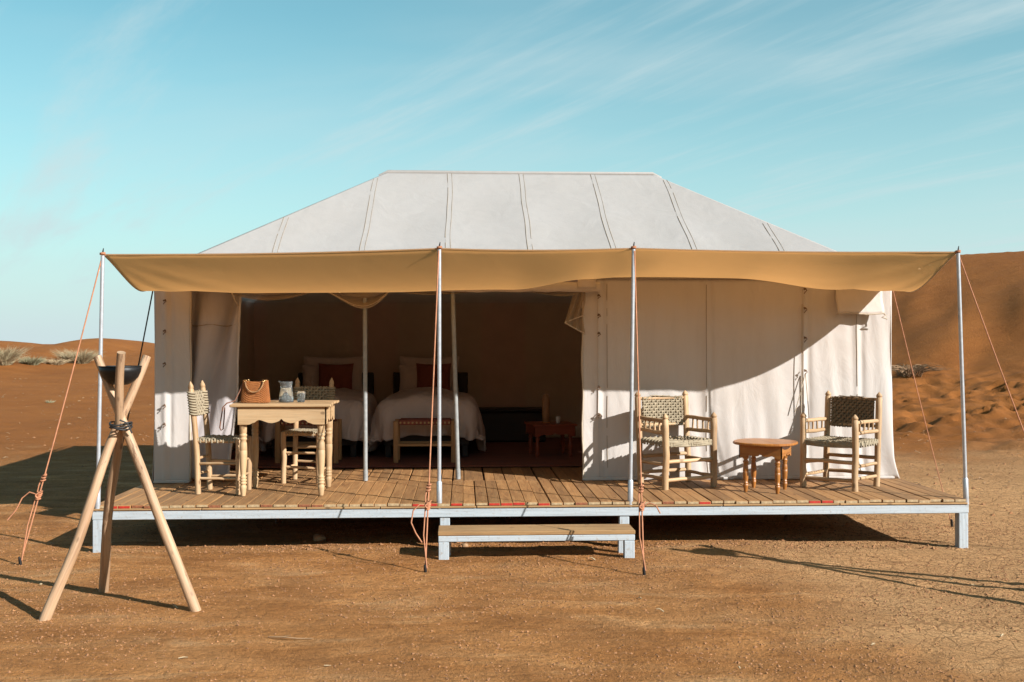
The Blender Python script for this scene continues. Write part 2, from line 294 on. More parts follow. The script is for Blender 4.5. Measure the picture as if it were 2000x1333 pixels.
# ------------------------------------------------------------------ mesh helpers
class MB:
    def __init__(s): s.v = []; s.f = []; s.uv = []; s.mi = []; s.sm = []
    def add(s, vs, fs, uvs=None, mi=0, smooth=True):
        o = len(s.v); s.v += [tuple(p) for p in vs]
        for k, f in enumerate(fs):
            s.f.append(tuple(i+o for i in f)); s.mi.append(mi); s.sm.append(smooth)
            s.uv.append(uvs[k] if uvs else [(vs[i][0]+vs[i][1]*0.7, vs[i][2]+vs[i][1]*0.5) for i in f])
        return s
    def box(s, c, size, rot=None, bev=0.004, mi=0, taper=None):
        hx, hy, hz = (x/2 for x in size); b = min(bev, hx*.45, hy*.45, hz*.45); ax = max(range(3), key=lambda i: size[i])
        V = []; idx = {}
        for sx in (-1, 1):
            for sy in (-1, 1):
                for sz in (-1, 1):
                    for a in range(3):
                        p = [sx*hx, sy*hy, sz*hz]
                        for q in range(3):
                            if q != a: p[q] -= (sx, sy, sz)[q]*b
                        idx[sx, sy, sz, a] = len(V); V.append(p)
        F = []
        for a in range(3):
            o1, o2 = [(1, 2), (2, 0), (0, 1)][a]
            for sg in (-1, 1):
                q = []
                for (s1, s2) in ((-1, -1), (1, -1), (1, 1), (-1, 1)):
                    k = [0, 0, 0]; k[a] = sg; k[o1] = s1; k[o2] = s2; q.append(idx[k[0], k[1], k[2], a])
                F.append(q if sg > 0 else q[::-1])
        for a in range(3):      # edge bevels parallel to axis a
            o1, o2 = [(1, 2), (2, 0), (0, 1)][a]
            for s1 in (-1, 1):
                for s2 in (-1, 1):
                    k = [0, 0, 0]; k[o1] = s1; k[o2] = s2; k[a] = -1; k2 = k[:]; k2[a] = 1
                    q = [idx[(*k, o1)], idx[(*k2, o1)], idx[(*k2, o2)], idx[(*k, o2)]]
                    F.append(q if s1*s2 < 0 else q[::-1])
        for sx in (-1, 1):
            for sy in (-1, 1):
                for sz in (-1, 1):
                    q = [idx[sx, sy, sz, 0], idx[sx, sy, sz, 1], idx[sx, sy, sz, 2]]; F.append(q if sx*sy*sz > 0 else q[::-1])
        oth = [i for i in range(3) if i != ax]
        UV = [[(V[i][oth[0]]+V[i][oth[1]], V[i][ax]) for i in f] for f in F]
        c = Vector(c)
        P = [c + ((rot @ Vector(p)) if rot is not None else Vector(p)) for p in V]
        return s.add(P, F, UV, mi, False)
    def tube(s, pts, rad, n=8, mi=0, cap=True, closed=False):
        pts = [Vector(p) for p in pts]; m = len(pts)
        if isinstance(rad, (int, float)): rad = [rad]*m
        t0 = (pts[1]-pts[0]).normalized(); a = Vector((1, 0, 0)) if abs(t0.x) < 0.8 else Vector((0, 1, 0)); nrm = (a - t0*a.dot(t0)).normalized()
        V = []; Ls = [0.0]
        for i in range(m):
            if closed: t = (pts[(i+1) % m]-pts[i-1])
            else: t = pts[min(i+1, m-1)]-pts[max(i-1, 0)]
            if t.length < 1e-9: t = t0.copy()
            t.normalize(); nrm = nrm - t*nrm.dot(t)
            if nrm.length < 1e-6: nrm = t.orthogonal()
            nrm.normalize(); bn = t.cross(nrm)
            for k in range(n):
                w = 2*pi*k/n; V.append(pts[i] + (nrm*cos(w)+bn*sin(w))*rad[i])
            if i: Ls.append(Ls[-1]+(pts[i]-pts[i-1]).length)
        F = []; U = []; mr = max(rad)
        for i in range(m if closed else m-1):
            j = (i+1) % m
            for k in range(n):
                k2 = (k+1) % n; F.append((i*n+k, i*n+k2, j*n+k2, j*n+k)); c0, c1 = 2*pi*k/n*mr, 2*pi*(k+1)/n*mr
                lj = Ls[j] if j else Ls[-1]+0.01
                U.append([(c0, Ls[i]), (c1, Ls[i]), (c1, lj), (c0, lj)])
        s.add(V, F, U, mi, True)
        if cap and not closed:
            e = len(V)
            for base, rev in ((0, True), (e-n, False)):
                f = list(range(n)); f = f[::-1] if rev else f; vs = [V[base+k] for k in range(n)]
                s.add(vs, [f], [[(v.x, v.y) for v in [vs[q] for q in f]]], mi, False)
        return s
    def lathe(s, prof, base=(0, 0, 0), n=14, mi=0, cap=True):
        b = Vector(base); return s.tube([b+Vector((0, 0, z)) for r, z in prof], [max(r, 0.0004) for r, z in prof], n, mi, cap)
    def grid(s, fn, nu, nv, mi=0, smooth=True, uvs=(1, 1)):
        V = [fn(i/nu, j/nv) for j in range(nv+1) for i in range(nu+1)]; F = []; U = []
        for j in range(nv):
            for i in range(nu):
                a = j*(nu+1)+i; F.append((a, a+1, a+nu+2, a+nu+1))
                U.append([((i+p)/nu*uvs[0], (j+q)/nv*uvs[1]) for p, q in ((0, 0), (1, 0), (1, 1), (0, 1))])
        return s.add(V, F, U, mi, smooth)
    def mesh(s, name, mats):
        me = bpy.data.meshes.new(name); me.from_pydata(s.v, [], s.f)
        for m in (mats if isinstance(mats, (list, tuple)) else [mats]): me.materials.append(MT[m] if isinstance(m, str) else m)
        me.polygons.foreach_set('material_index', s.mi); me.polygons.foreach_set('use_smooth', s.sm)
        ul = me.uv_layers.new(name='UVMap'); ul.data.foreach_set('uv', [c for f in s.uv for p in f for c in p])
        me.update(); return me
    def build(s, name, mats, parent=None, thick=0, **tags):
        o = bpy.data.objects.new(name, s.mesh(name, mats)); COL.objects.link(o)
        if parent is not None: o.parent = parent
        if thick:
            md = o.modifiers.new('thickness', 'SOLIDIFY'); md.thickness = thick; md.offset = 0
        for k, v in tags.items(): o[k] = v
        return o

def thing(name, label, cat, loc=(0, 0, 0), rz=0.0, group=None):
    o = bpy.data.objects.new(name, None); COL.objects.link(o); o.location = loc; o.rotation_euler = (0, 0, rz); o.empty_display_size = 0.1
    o['label'] = label; o['category'] = cat
    if group: o['group'] = group
    return o
def copy_tree(o, parent=None):
    c = o.copy(); COL.objects.link(c)
    if parent is not None: c.parent = parent
    for ch in list(o.children): copy_tree(ch, c)
    return c
def N(x, y=0.0, z=0.0): return noise.noise(Vector((x, y, z)))
def lerp(a, b, t): return a+(b-a)*t
def sstep(a, b, x): t = max(0, min(1, (x-a)/(b-a))); return t*t*(3-2*t)
def interp(x, pts):
    if x <= pts[0][0]: return pts[0][1]
    for (a, b), (c, d) in zip(pts, pts[1:]):
        if x <= c: return lerp(b, d, sstep(0, 1, (x-a)/(c-a)))
    return pts[-1][1]
DZ = 0.356          # deck surface

# ------------------------------------------------------------------ ground and dunes
CREST = [(-400, 1.3), (-60, 1.6), (-34, 1.75), (-24, 1.50), (-18.2, 1.70), (-15.8, 1.40), (-13.6, 1.76), (-11.2, 1.36), (-4, 1.25), (3, 2.0), (9, 3.6), (13, 4.7), (16, 5.02), (24, 5.0), (40, 5.6), (90, 3.5), (400, 2)]
FOOT = []
rr = random.Random(3)
for k in range(80):
    x = 8.2 + rr.random()*8.5; y = 6.5 + rr.random()*6.0 if k % 3 else 9.2 + (x-8)*0.25 + rr.uniform(-.6, .6)
    FOOT.append((x, y, rr.uniform(0.10, 0.19), rr.uniform(0, pi), rr.uniform(0.06, 0.12)))
for k in range(16): FOOT.append((9.0+k*0.55+rr.uniform(-.15, .15), 11.6+0.12*k+(0.22 if k % 2 else -0.22), 0.2, 0.3, 0.15))
for k in range(14): FOOT.append((9.6+k*0.34+rr.uniform(-.1, .1), 10.9-0.36*k+(0.2 if k % 2 else -0.2), 0.19, -0.8, 0.15))
for k in range(90): FOOT.append((rr.uniform(-4.5, 6), rr.uniform(-5, 0), rr.uniform(.09, .15), rr.uniform(0, pi), rr.uniform(.006, .016)))
FB = {}
for ft in FOOT: FB.setdefault((int(math.floor(ft[0]/2)), int(math.floor(ft[1]/2))), []).append(ft)
def terrain(x, y):
    h = 0.018*N(x*0.55, y*0.55, 1.3) + 0.009*N(x*2.1, y*2.1, 4.0)
    if -9 < x < 9 and -9 < y < 8: h += 0.005*N(x*7, y*7, 2.0) + 0.003*N(x*16, y*16, 7.0)
    h += -0.022*sstep(1.5, 4.5, x)*(1-sstep(6, 10, y))
    H = interp(x, CREST); yc = 31.5
    if y < -16: h += (13.5 + 3.0*N(x*0.02, 5.5))*sstep(-16, -62, y + 6*N(x*0.03, 2.2))*(1-0.35*sstep(-70, -140, y))  # unseen ridge behind the camera, added to block low sky and warm the porch
    y0 = 6.2 + 0.8*N(x*0.15, 9.1); hl = 0.0; hr = 0.0; wl_ = 1-sstep(-1, 8, x)
    if y > y0 and wl_ > 0:
        s = min(1, (y-y0)/(yc-y0)); g = s**1.08
        if y > yc: g = 1.0 - 0.5*sstep(0, 22, y-yc)
        else: g = lerp(g, 1-(1-s)**1.6*0.9, sstep(0.86, 1.0, s)*0.6)
        hl = H*g; w = sstep(0.02, 0.15, s)*(1-sstep(0.8, 1, s))*(1-sstep(0, 4, y-yc))
        hl += w*0.06*N(x*0.16+y*0.05, y*0.22-x*0.10, 3.3) + w*0.025*N(x*0.55+y*0.2, y*0.9-x*0.5, 5.5)
        if y > 40: hl += 0.25*N(x*0.04, y*0.04, 1.1)*sstep(40, 70, y)
    p = 0.866*x + 0.5*y + 1.2*N(x*0.07, y*0.09, 7.7)
    if wl_ < 1 and p > 8.5:
        q_ = -0.5*x + 0.866*y; pc = 27.5; s = min(1, (p-8.5)/(pc-8.5)); Hc = 4.55 + 0.022*(q_-14)
        g = 0.62*s**1.25 + 0.38*sstep(0.30, 1.02, s)
        if p > pc: g = 1.0 - 0.55*sstep(0, 25, p-pc)
        hr = Hc*g; w = sstep(0.03, 0.2, s)*(1-sstep(0.75, 1, s))*(1-sstep(0, 3, p-pc))
        hr += w*(0.22*N(p*0.10, q_*0.20, 3.3) + 0.07*N(p*0.35, q_*0.8, 5.5))
        fo = max(0, N(p*0.16+1.5, q_*0.62-p*0.35, 8.8)); hr += 0.42*fo*sstep(0.2, 0.4, s)*(1-sstep(0.55, 0.9, s))
        lo = sstep(0.0, 0.06, s)*(1-sstep(0.3, 0.5, s)); lo *= 0.55+0.9*max(0, N(x*0.33+4, y*0.4, 9.9)+.25); hr += lo*(0.11*N(x*0.9, y*1.2, 2.2)+0.10*N(x*2.3, y*2.6, 2.2)+0.05*N(x*5, y*5, 1.2))
    h += hl*wl_ + hr*(1-wl_)
    if (7 < x < 18 and 5 < y < 16) or (-6 < x < 7.5 and -6.5 < y < 1):
        bx, by = int(math.floor(x/2)), int(math.floor(y/2))
        for i in (-1, 0, 1):
            for j in (-1, 0, 1):
                for (fx, fy, r, a, dp) in FB.get((bx+i, by+j), ()):
                    ux, uy = x-fx, y-fy; p = (ux*cos(a)+uy*sin(a))/r; q = (-ux*sin(a)+uy*cos(a))/(r*0.6); d2 = p*p+q*q
                    if d2 < 6: h += -dp*math.exp(-d2*1.5) + dp*0.35*math.exp(-(math.sqrt(d2)-1.35)**2*5)
    return h
def axis(segs):
    a = [segs[0][0]]
    for (s0, s1, st0, st1) in segs:
        x = s0
        while x < s1-1e-6:
            t = (x-s0)/(s1-s0); x += lerp(st0, st1, t); a.append(min(x, s1))
    return a
xs = axis([(-3000, -120, 600, 60), (-120, -24, 14, 1.2), (-24, -6, 0.5, 0.22), (-6, 6.5, 0.06, 0.06), (6.5, 16.5, 0.065, 0.065), (16.5, 40, 0.2, 1.4), (40, 160, 2, 20), (160, 3000, 60, 700)])
ys = axis([(-1200, -150, 400, 30), (-150, -30, 10, 2.0), (-30, -6.6, 1.6, 0.2), (-6.6, 2.5, 0.05, 0.06), (2.5, 6, 0.15, 0.15), (6, 14.5, 0.065, 0.07), (14.5, 33, 0.2, 0.3), (33, 90, 0.8, 6), (90, 3500, 40, 700)])
g = MB(); nx, ny = len(xs), len(ys)
gv = [(x, y, terrain(x, y)) for y in ys for x in xs]
gf = [(j*nx+i, j*nx+i+1, (j+1)*nx+i+1, (j+1)*nx+i) for j in range(ny-1) for i in range(nx-1)]
gm = bpy.data.meshes.new('ground'); gm.from_pydata(gv, [], gf); gm.materials.append(MT['ground']); gm.polygons.foreach_set('use_smooth', [True]*len(gf)); gm.update()
ground = bpy.data.objects.new('ground', gm); COL.objects.link(ground); ground['kind'] = 'structure'
del gv, gf

# ------------------------------------------------------------------ deck
XL, XR, YB = -2.735, 3.90, 5.45
deck = thing('wooden_deck', 'low wooden deck with pale blue painted frame under the canvas tent', 'deck', (0, 0, 0))
def plank_mesh(k, w, ln, end):
    m = MB(); th = 0.024; rk = random.Random(k)
    j = [rk.uniform(-.004, .004) for _ in range(6)]
    m.box((j[0]*.5, ln/2+j[1], -th/2), (w-0.0035+j[2]*.5, ln, th), Matrix.Rotation(j[3]*0.4, 3, 'Z'), 0.003+abs(j[4])*0.4)
    mats = ['deck', end]
    for i, f in enumerate(m.f):
        c = sum((Vector(m.v[q]) for q in f), Vector())/len(f)
        if c.y < 0.002+j[1] and len(f) == 4 and abs(c.x) < w*0.2 and abs(c.z+th/2) < th*0.2: m.mi[i] = 1
    return m.mesh('plank', mats)
PW = 0.0945
vars1 = {e: [plank_mesh(k, PW, 1.285, e) for k in range(4)] for e in ('end_pale', 'end_red', 'end_rust')}
vars2 = [plank_mesh(k+9, PW, 1.1, 'deck') for k in range(4)]
reds = {1, 2, 25, 26, 28, 31, 32, 33, 35, 48, 57, 58}; rust = {3, 4, 9, 13, 16, 17, 38, 45}
def put(me, name, parent, loc, rz=0):
    o = bpy.data.objects.new(name, me); COL.objects.link(o); o.parent = parent; o.location = loc; o.rotation_euler = (R.uniform(-.002, .002), R.uniform(-.006, .006), rz); return o
npl = int((XR-XL)/PW)
for i in range(npl):
    e = 'end_red' if i in reds else ('end_rust' if i in rust else 'end_pale')
    put(R.choice(vars1[e]), 'plank', deck, (XL+PW*(i+.5), -0.03+R.uniform(-.008, .008), DZ-0.002+R.uniform(-.004, .003)))
for i in range(46):
    put(R.choice(vars2), 'plank', deck, (XL+PW*(i+.5)+R.uniform(-.01, .01), 1.262+R.uniform(0, .006), DZ-0.003+R.uniform(-.004, .002)))
MB().box(((XL+XR)/2, 3.9, DZ-0.02), (XR-XL, 3.06, 0.03)).build('floor_board', 'deck', deck)
m = MB(); x = XL
while x < XR-0.05:
    ln = min(R.uniform(0.5, 1.3), XR-x); MB().box((x+ln/2, 0.0, DZ-0.034), (ln-0.006, 0.07, 0.014), None, 0.003).build('edge_strip', 'edge', deck); x += ln
BT = DZ-0.043; BH = 0.068
MB().box(((XL+XR)/2, 0.005, BT-BH/2), (XR-XL, 0.06, BH)).build('beam', 'paint', deck)
for x in (XL+0.03, XR-0.03): MB().box((x, 2.75, BT-BH/2), (0.06, 5.42, BH)).build('beam', 'paint', deck)
for x in (XL+0.04, XR-0.04):
    for y in (0.012, 5.4): MB().box((x, y, (BT-BH)/2-0.05), (0.074, 0.07, BT-BH+0.1-0.002)).build('post', 'paint', deck)
for x in (-0.13, 1.23): MB().box((x, 0.015, (BT-BH)/2-0.03), (0.075, 0.06, BT-BH+0.06-0.002)).build('post', 'paint', deck)
for y in (1.35, 2.7, 4.05): MB().box(((XL+XR)/2, y, BT-0.05), (XR-XL-0.13, 0.06, 0.1)).build('joist', 'brown_wood', deck)
for (x, y, ln) in ((-1.6, 1.3, 0), (2.94, 1.3, 0.06), (0.4, 1.4, 0), (-0.2, 2.7, 0), (2.2, 2.7, 0)):
    MB().tube([(x-ln, y-.02, -0.05), (x, y, BT-0.1)], 0.028, 8).build('prop', 'brown_wood', deck)

st = thing('wooden_step', 'low wooden step with pale painted frame in front of the deck', 'step', (0.537, -0.30, 0))
MB().box((0, 0.02, 0.192), (1.42, 0.27, 0.03)).build('tread', 'edge', st)
MB().box((0, -0.085, 0.154), (1.415, 0.055, 0.043)).build('beam', 'paint', st)
for s in (-1, 1):
    MB().box((s*0.668, -0.083, 0.045), (0.075, 0.06, 0.172)).build('leg', 'paint', st)
    MB().box((s*0.668-0.02*s, 0.115, 0.06), (0.06, 0.05, 0.23)).build('leg', 'paint', st)

# ------------------------------------------------------------------ tent
TX0, TX1, TY0, TY1 = -2.64, 3.82, 1.22, 5.28
EZ = 2.125; RY = 3.25; RX0, RX1, RZ = -0.79, 2.05, 3.375
tent = thing('canvas_tent', 'large cream canvas tent with hipped roof standing on the wooden deck', 'tent', (0, 0, 0))
def eave(x): return EZ + 0.03*(1-sstep(-2.6, -1.7, x)) + 0.03*sstep(2.9, 3.8, x)
def roof_front(u, v):
    a = Vector((lerp(TX0-.02, TX1+.02, u), TY0-0.03, eave(lerp(TX0, TX1, u)))); b = Vector((lerp(RX0, RX1, u), RY, RZ))
    p = a.lerp(b, v); eg = min(1, 7*u, 7*(1-u)); sag = 0.035*sin(pi*v)*sin(pi*u)**.6
    se = ((p.x+0.91)/0.765) % 1.0
    p.z -= sag + eg*(0.016*sin(pi*se)*sin(pi*min(1, v*1.1)) - 0.012*N(p.x*1.3, p.y*1.3, 0.5)*sin(pi*v) - 0.006*N(p.x*3+p.y*2, p.y*2.5, 2.5)*sin(pi*v))
    return p
roof = MB()
roof.grid(roof_front, 220, 44)
def roof_back(u, v):
    p = Vector((lerp(TX1+.02, TX0-.02, u), TY1+.03, EZ-.03)).lerp(Vector((lerp(RX1, RX0, u), RY, RZ)), v); p.z -= 0.03*sin(pi*v); return p
roof.grid(roof_back, 30, 10)
def hip(sd):
    def f(u, v):
        x = TX0-.02 if sd < 0 else TX1+.02; y = lerp(TY1+.03, TY0-.03, u) if sd < 0 else lerp(TY0-.03, TY1+.03, u)
        p = Vector((x, y, eave(TX0 if sd < 0 else TX1))).lerp(Vector((RX0 if sd < 0 else RX1, RY, RZ)), v); p.z -= 0.045*sin(pi*v)*sin(pi*u); return p
    return f
roof.grid(hip(-1), 26, 20); roof.grid(hip(1), 26, 20)
roof_o = roof.build('roof', 'roof', tent, thick=0.004)
MB().tube([(RX0-.09, RY, RZ-.045), (RX0, RY, RZ+0.004), (lerp(RX0, RX1, .5), RY, RZ+.001), (RX1, RY, RZ+0.004), (RX1+.09, RY, RZ-.045)], 0.022, 8).build('ridge_cap', 'roof', roof_o)
def roof_at(x, v):     # u on front slope giving world x at height fraction v
    lo, hi = 0.0, 1.0
    for _ in range(24):
        mid = (lo+hi)/2
        if roof_front(mid, v).x < x: lo = mid
        else: hi = mid
    return roof_front(lo, v)
def seam_band(x, v0, v1, w=0.045):
    m = MB(); st = MB(); n = 20; rows = []
    ph = x*3.1
    for j in range(n+1):
        v = lerp(v0, v1, j/n); xx = x + 0.012*N(v*5+ph, ph)
        a = roof_at(xx-w/2, v); b = roof_at(xx+w/2, v); off = Vector((0, -0.52, 0.85))*(0.0035+0.001*abs(N(v*6, ph)))
        rows.append((a, a+off, b+off, b))
    V = [p for r in rows for p in r]; F = []
    for j in range(n):
        for k in range(3): F.append((j*4+k, j*4+k+1, j*4+4+k+1, j*4+4+k))
    m.add(V, F, smooth=False)
    o = m.build('seam', 'roof', roof_o)
    for sd in (0, 3):
        j = R.randint(0, 3)
        while j < n:
            k = min(n, j+R.randint(5, 14)); pts = [rows[q][1 if sd == 0 else 2]+Vector((0, -0.0006, 0.001)) for q in range(j, k+1)]
            if len(pts) > 1: st.tube(pts, [0.0030*R.uniform(.5, 1.1) for _ in pts], 4)
            j = k+R.randint(0, 1)
    for vv in (0.08+0.05*(x % 1), 0.55+0.2*(x*1.7 % 1)):
        p = roof_at(x, lerp(v0, v1, 1-vv))
    if st.v: st.build('stitching', 'stitch', roof_o)
for x, v1 in ((-1.69, 0.5), (-0.91, 0.93), (-0.13, 0.99), (0.63, 0.99), (1.40, 0.99), (2.16, 0.93), (2.96, 0.47)): seam_band(x, 0.02, v1)

def wall_fn(x0, x1, y, amp=0.012, flare=0.03, seedz=0.0, z1=EZ, bulge_r=0.0, seams=()):
    def f(u, v):
        x = lerp(x0, x1, u); z = lerp(DZ+0.004, z1 if not callable(z1) else z1(x), v)
        fold = amp*(0.5*N(x*3.0+0.5*v, v*0.7, seedz) + 0.45*N(x*9+v*1.2, v*0.9, seedz+3) + 0.5*N(x*2.3-v*2.4, v*1.8+x, seedz+6))
        edge = 0.004*N(v*6, seedz)+bulge_r*max(0, 1-v*9)**1.5*u
        puck = 0.0
        for s in seams: puck += 0.010*math.exp(-((x-s)/0.025)**2) - 0.008*math.exp(-((x-s-0.05)/0.02)**2)
        return Vector((x+edge, y - flare*(1-v)**3 - fold*(0.35+0.9*(1-v))*(1+1.1*sstep(2.7, 3.6, x)) - puck, z))
    return f
SE = [1.19, 2.15, 3.02, 3.5]
wr = MB().grid(wall_fn(1.055, TX1, TY0, 0.022, 0.03, 1.0, eave, 0.05, SE), 200, 50).build('front_wall', 'canvas', tent, thick=0.004)
wl = MB().grid(wall_fn(TX0, -2.335, TY0, 0.02, 0.03, 7.0, eave, 0.0, (-2.55,)), 40, 50).build('front_wall', 'canvas', tent, thick=0.004)
def side_fn(x, sg):
    def f(u, v):
        y = lerp(TY0, TY1, u); z = lerp(DZ-0.02, EZ-.03, v); return Vector((x+sg*(0.03*(1-v)**3+0.02*N(y*3, v*0.8, x)), y, z))
    return f
MB().grid(side_fn(TX0, -1), 60, 20).build('side_wall', 'canvas', tent, thick=0.004); MB().grid(side_fn(TX1, 1), 60, 20).build('side_wall', 'canvas', tent, thick=0.004)
MB().grid(lambda u, v: Vector((lerp(TX0, TX1, u), TY1+0.02*N(u*18, v), lerp(DZ, EZ-.03, v))), 60, 16).build('back_wall', 'canvas', tent, thick=0.004)
# skirt along the wall foot, hem at the door edges
MB().box((2.44, TY0-0.035, DZ+0.012), (2.78, 0.02, 0.024), None, 0.006).build('hem', 'canvas', tent)
MB().box((-2.49, TY0-0.035, DZ+0.012), (0.3, 0.02, 0.024), None, 0.006).build('hem', 'canvas', tent)
MB().tube([(1.055+0.006*sin(k*1.3), TY0-0.006-0.03*(1-k/14)**3, DZ+0.01+(EZ-.06-DZ)*k/14) for k in range(15)], 0.009, 6).build('hem', 'hem', wr)
MB().tube([(-2.335+0.004*sin(k), TY0-0.006-0.03*(1-k/14)**3, DZ+0.01+(EZ-.09-DZ)*k/14) for k in range(15)], 0.008, 6).build('hem', 'hem', wl)
# seams and stitching lines of the front wall
for x, w in ((1.19, 0.02), (1.27, 0.006), (2.15, 0.007), (3.02, 0.022), (3.5, 0.007)):
    f = wall_fn(1.055, TX1, TY0, 0.022, 0.03, 1.0, eave, 0.05, SE); m = MB()
    for j in range(24):
        p0 = f((x-1.055)/(TX1-1.055), 0.02+0.95*j/24); p1 = f((x-1.055)/(TX1-1.055), 0.02+0.95*(j+1)/24)
        if w > 0.01: m.tube([p0+Vector((0, -0.004, 0)), p1+Vector((0, -0.004, 0))], w*0.28, 6, cap=False)
        elif R.random() < 0.8: m.tube([p0+Vector((0, -0.004, 0)), p1+Vector((0, -0.004, 0))], 0.0022, 4, cap=False)
    m.build('seam', 'canvas' if w > 0.01 else 'stitch', wr)
def tie(x, z, parent, ln=0.05, sw=1):
    y = TY0-0.036-0.02*(1-(z-DZ)/1.8); ln *= 0.75; m = MB()
    m.tube([(x, y+.02, z+.012), (x+0.01*sw, y-.004, z+.008), (x+0.018*sw, y-.01, z-.01), (x+0.006*sw, y-.012, z-ln*.5), (x-0.006*sw, y-.006, z-ln)], 0.004, 6)
    m.tube([(x-.008, y, z), (x+.014, y-.006, z+.003)], 0.008, 6); m.build('tie', 'tie', parent)
for z in (2.03, 1.86, 1.60, 1.31): tie(3.02, z, wr)
for z in (1.97, 1.80, 1.64, 1.17, 0.93): tie(1.19, z, wr, 0.035)
for z in (1.92, 1.66, 1.38, 1.02, 0.86): tie(-2.55, z, wl, 0.04)
m = MB(); f = wall_fn(1.055, TX1, TY0, 0.022, 0.03, 1.0, eave, 0.05, SE)
for a, b in (((3.03, 1.29), (2.93, 0.95)), ((3.0, 1.9), (2.985, 0.9)), ((3.03, 1.29), (3.06, 0.8))):
    pts = []
    for k in range(9):
        t = k/8; pts.append((lerp(a[0], b[0], t), TY0-0.030-0.006*sin(pi*t)-0.02*t, lerp(a[1], b[1], t)))
    m.tube(pts, 0.004, 5)
m.build('cord', 'hem', wr)
# vent flap
def vent(u, v):
    z = lerp(2.075, 1.815, v); return Vector((lerp(3.295, 3.715, u)+0.004*sin(v*9), TY0-0.035-0.055*v**1.4-0.006*N(u*4, v*4, 2), z+0.006*sin(u*7)*v))
vf = MB().grid(vent, 16, 10).build('vent_flap', 'canvas', tent, thick=0.005)
MB().tube([vent(k/10, 1)+Vector((0, -.003, 0)) for k in range(11)], 0.006, 6).build('hem', 'hem', vf)
MB().tube([vent(.98, 1), vent(1, 1)+Vector((.01, -.01, -.02)), vent(1, 1)+Vector((-.03, -.015, -.035)), vent(1, 1)+Vector((.02, -.01, -.05))], 0.006, 6).build('cord', 'hem', vf)
# rolled door canvas under the eave
m = MB(); pts = [(lerp(-2.33, 1.20, k/30), TY0-0.05+0.012*N(k*.7), 2.045+0.012*N(k*.5, 3)) for k in range(31)]
m.tube(pts, [0.045+0.010*N(k*.6, 8) for k in range(31)], 10).build('rolled_door', 'canvas', tent)
m = MB()
for (a, b, w) in ((1.00, 1.16, 0.10),):
    m.grid(lambda u, v: Vector((lerp(a, b, u), TY0-0.1-0.01*sin(u*6), lerp(2.11, 2.035, v))), 8, 4)
m.build('door_flap', 'canvas', tent, thick=0.004)
# lining
li = MB(); e = 0.05
def li_wall(p, q): li.grid(lambda u, v: Vector((lerp(p[0], q[0], u)+0.015*N(u*20, v), lerp(p[1], q[1], u)+0.02*N(u*23, v, 4), lerp(DZ, EZ-.06, v))), 60, 12)
li_wall((TX0+e, TY0+e+.03), (TX0+e, TY1-e)); li_wall((TX0+e, TY1-e), (TX1-e, TY1-e)); li_wall((TX1-e, TY1-e), (TX1-e, TY0+e+.03))
li_wall((1.075, TY0+e+.03), (TX1-e, TY0+e+.03)); li_wall((TX0+e, TY0+e+.03), (-2.345, TY0+e+.03))
zz = EZ-.06; c = [(TX0+e, TY0+e, zz), (TX1-e, TY0+e, zz), (TX1-e, TY1-e, zz), (TX0+e, TY1-e, zz), (RX0, RY, RZ-.12), (RX1, RY, RZ-.12)]
li.add([Vector(p) for p in c], [(0, 1, 5, 4), (1, 2, 5), (2, 3, 4, 5), (3, 0, 4)], smooth=False)
li.build('lining', 'lining', tent)
# door curtain
def curt(u, v):      # v 0 top .. 1 bottom
    xr = interp(v, [(0, -1.90), (0.05, -1.925), (0.5, -1.965), (1, -2.03)]); x = lerp(-2.36, xr, u)
    z = lerp(2.10, DZ+0.02, v)
    ph = (u*0.95+v*0.55)*11
    amp = 0.040*(0.5+0.5*sin(pi*min(1, v+.15)))
    y = 1.31 + amp*sin(ph+1.3*N(u*2, v*2)) + 0.02*N(u*5+v*3, v*4, 3.7) + 0.045*math.exp(-((u-(1.0-v*1.15))/0.10)**2)*(1-v)
    if v < 0.22: y -= 0.012*sstep(0.16, 0.22, v)
    return Vector((x, y, z))
cu = MB().grid(curt, 46, 70).build('door_curtain', 'curtain', tent, thick=0.004)
MB().tube([curt(1, k/30)+Vector((0, -.004, 0)) for k in range(31)], [0.012 if k % 2 else .0105 for k in range(31)], 6).build('hem', 'canvas', cu)
MB().tube([curt(k/14, 0.225+0.004*sin(k*.8))+Vector((0, -.006, 0)) for k in range(15)], 0.004, 5).build('cord', 'stitch', cu)
MB().tube([(-1.965, 1.17, 2.06), (-1.972, 1.16, 1.99), (-1.955, 1.2, 1.93), (-1.945, 1.27, 1.88)], 0.006, 5).build('cord', 'hem', cu)
# bug net gathered above the doorway
nets = MB()
def swag(x0, x1, z0, drop, asym=0.5, y=1.20):
    def f(u, v):
        s = 4*u*(1-u); sk = u**(asym/(1-asym)) if asym != .5 else u
        s = sin(pi*u**(math.log(.5)/math.log(asym)))
        x = lerp(x0, x1, u); z = z0 - drop*s*v + 0.01*sin(v*14)*s
        return Vector((x, y+0.035*sin(v*11+u*3)*s-0.02*s*v, z))
    return f
nets.grid(swag(-2.12, -1.22, 2.02, 0.105, 0.5), 40, 14); nets.grid(swag(-1.23, -0.62, 2.02, 0.17, 0.62), 40, 16); nets.grid(swag(-0.62, 0.25, 2.02, 0.045, .4), 40, 6)
nets.grid(swag(0.2, 1.1, 2.03, 0.07, .75), 40, 6)
def nfall(u, v):
    zb = lerp(1.735, 1.635, u); xl = lerp(0.985, 0.895, v**1.2); x = lerp(xl, 1.068+0.012*sin(v*7), u)
    return Vector((x, 1.195+0.022*sin(u*15+v*3)*(1-.5*v), lerp(2.06, zb, v)))
nets.grid(nfall, 34, 24)
net_o = nets.build('bug_net', 'net', tent)
MB().tube([nfall(k/12, 1)+Vector((0, -.004, 0)) for k in range(13)], 0.006, 5).build('hem', 'hem', net_o)
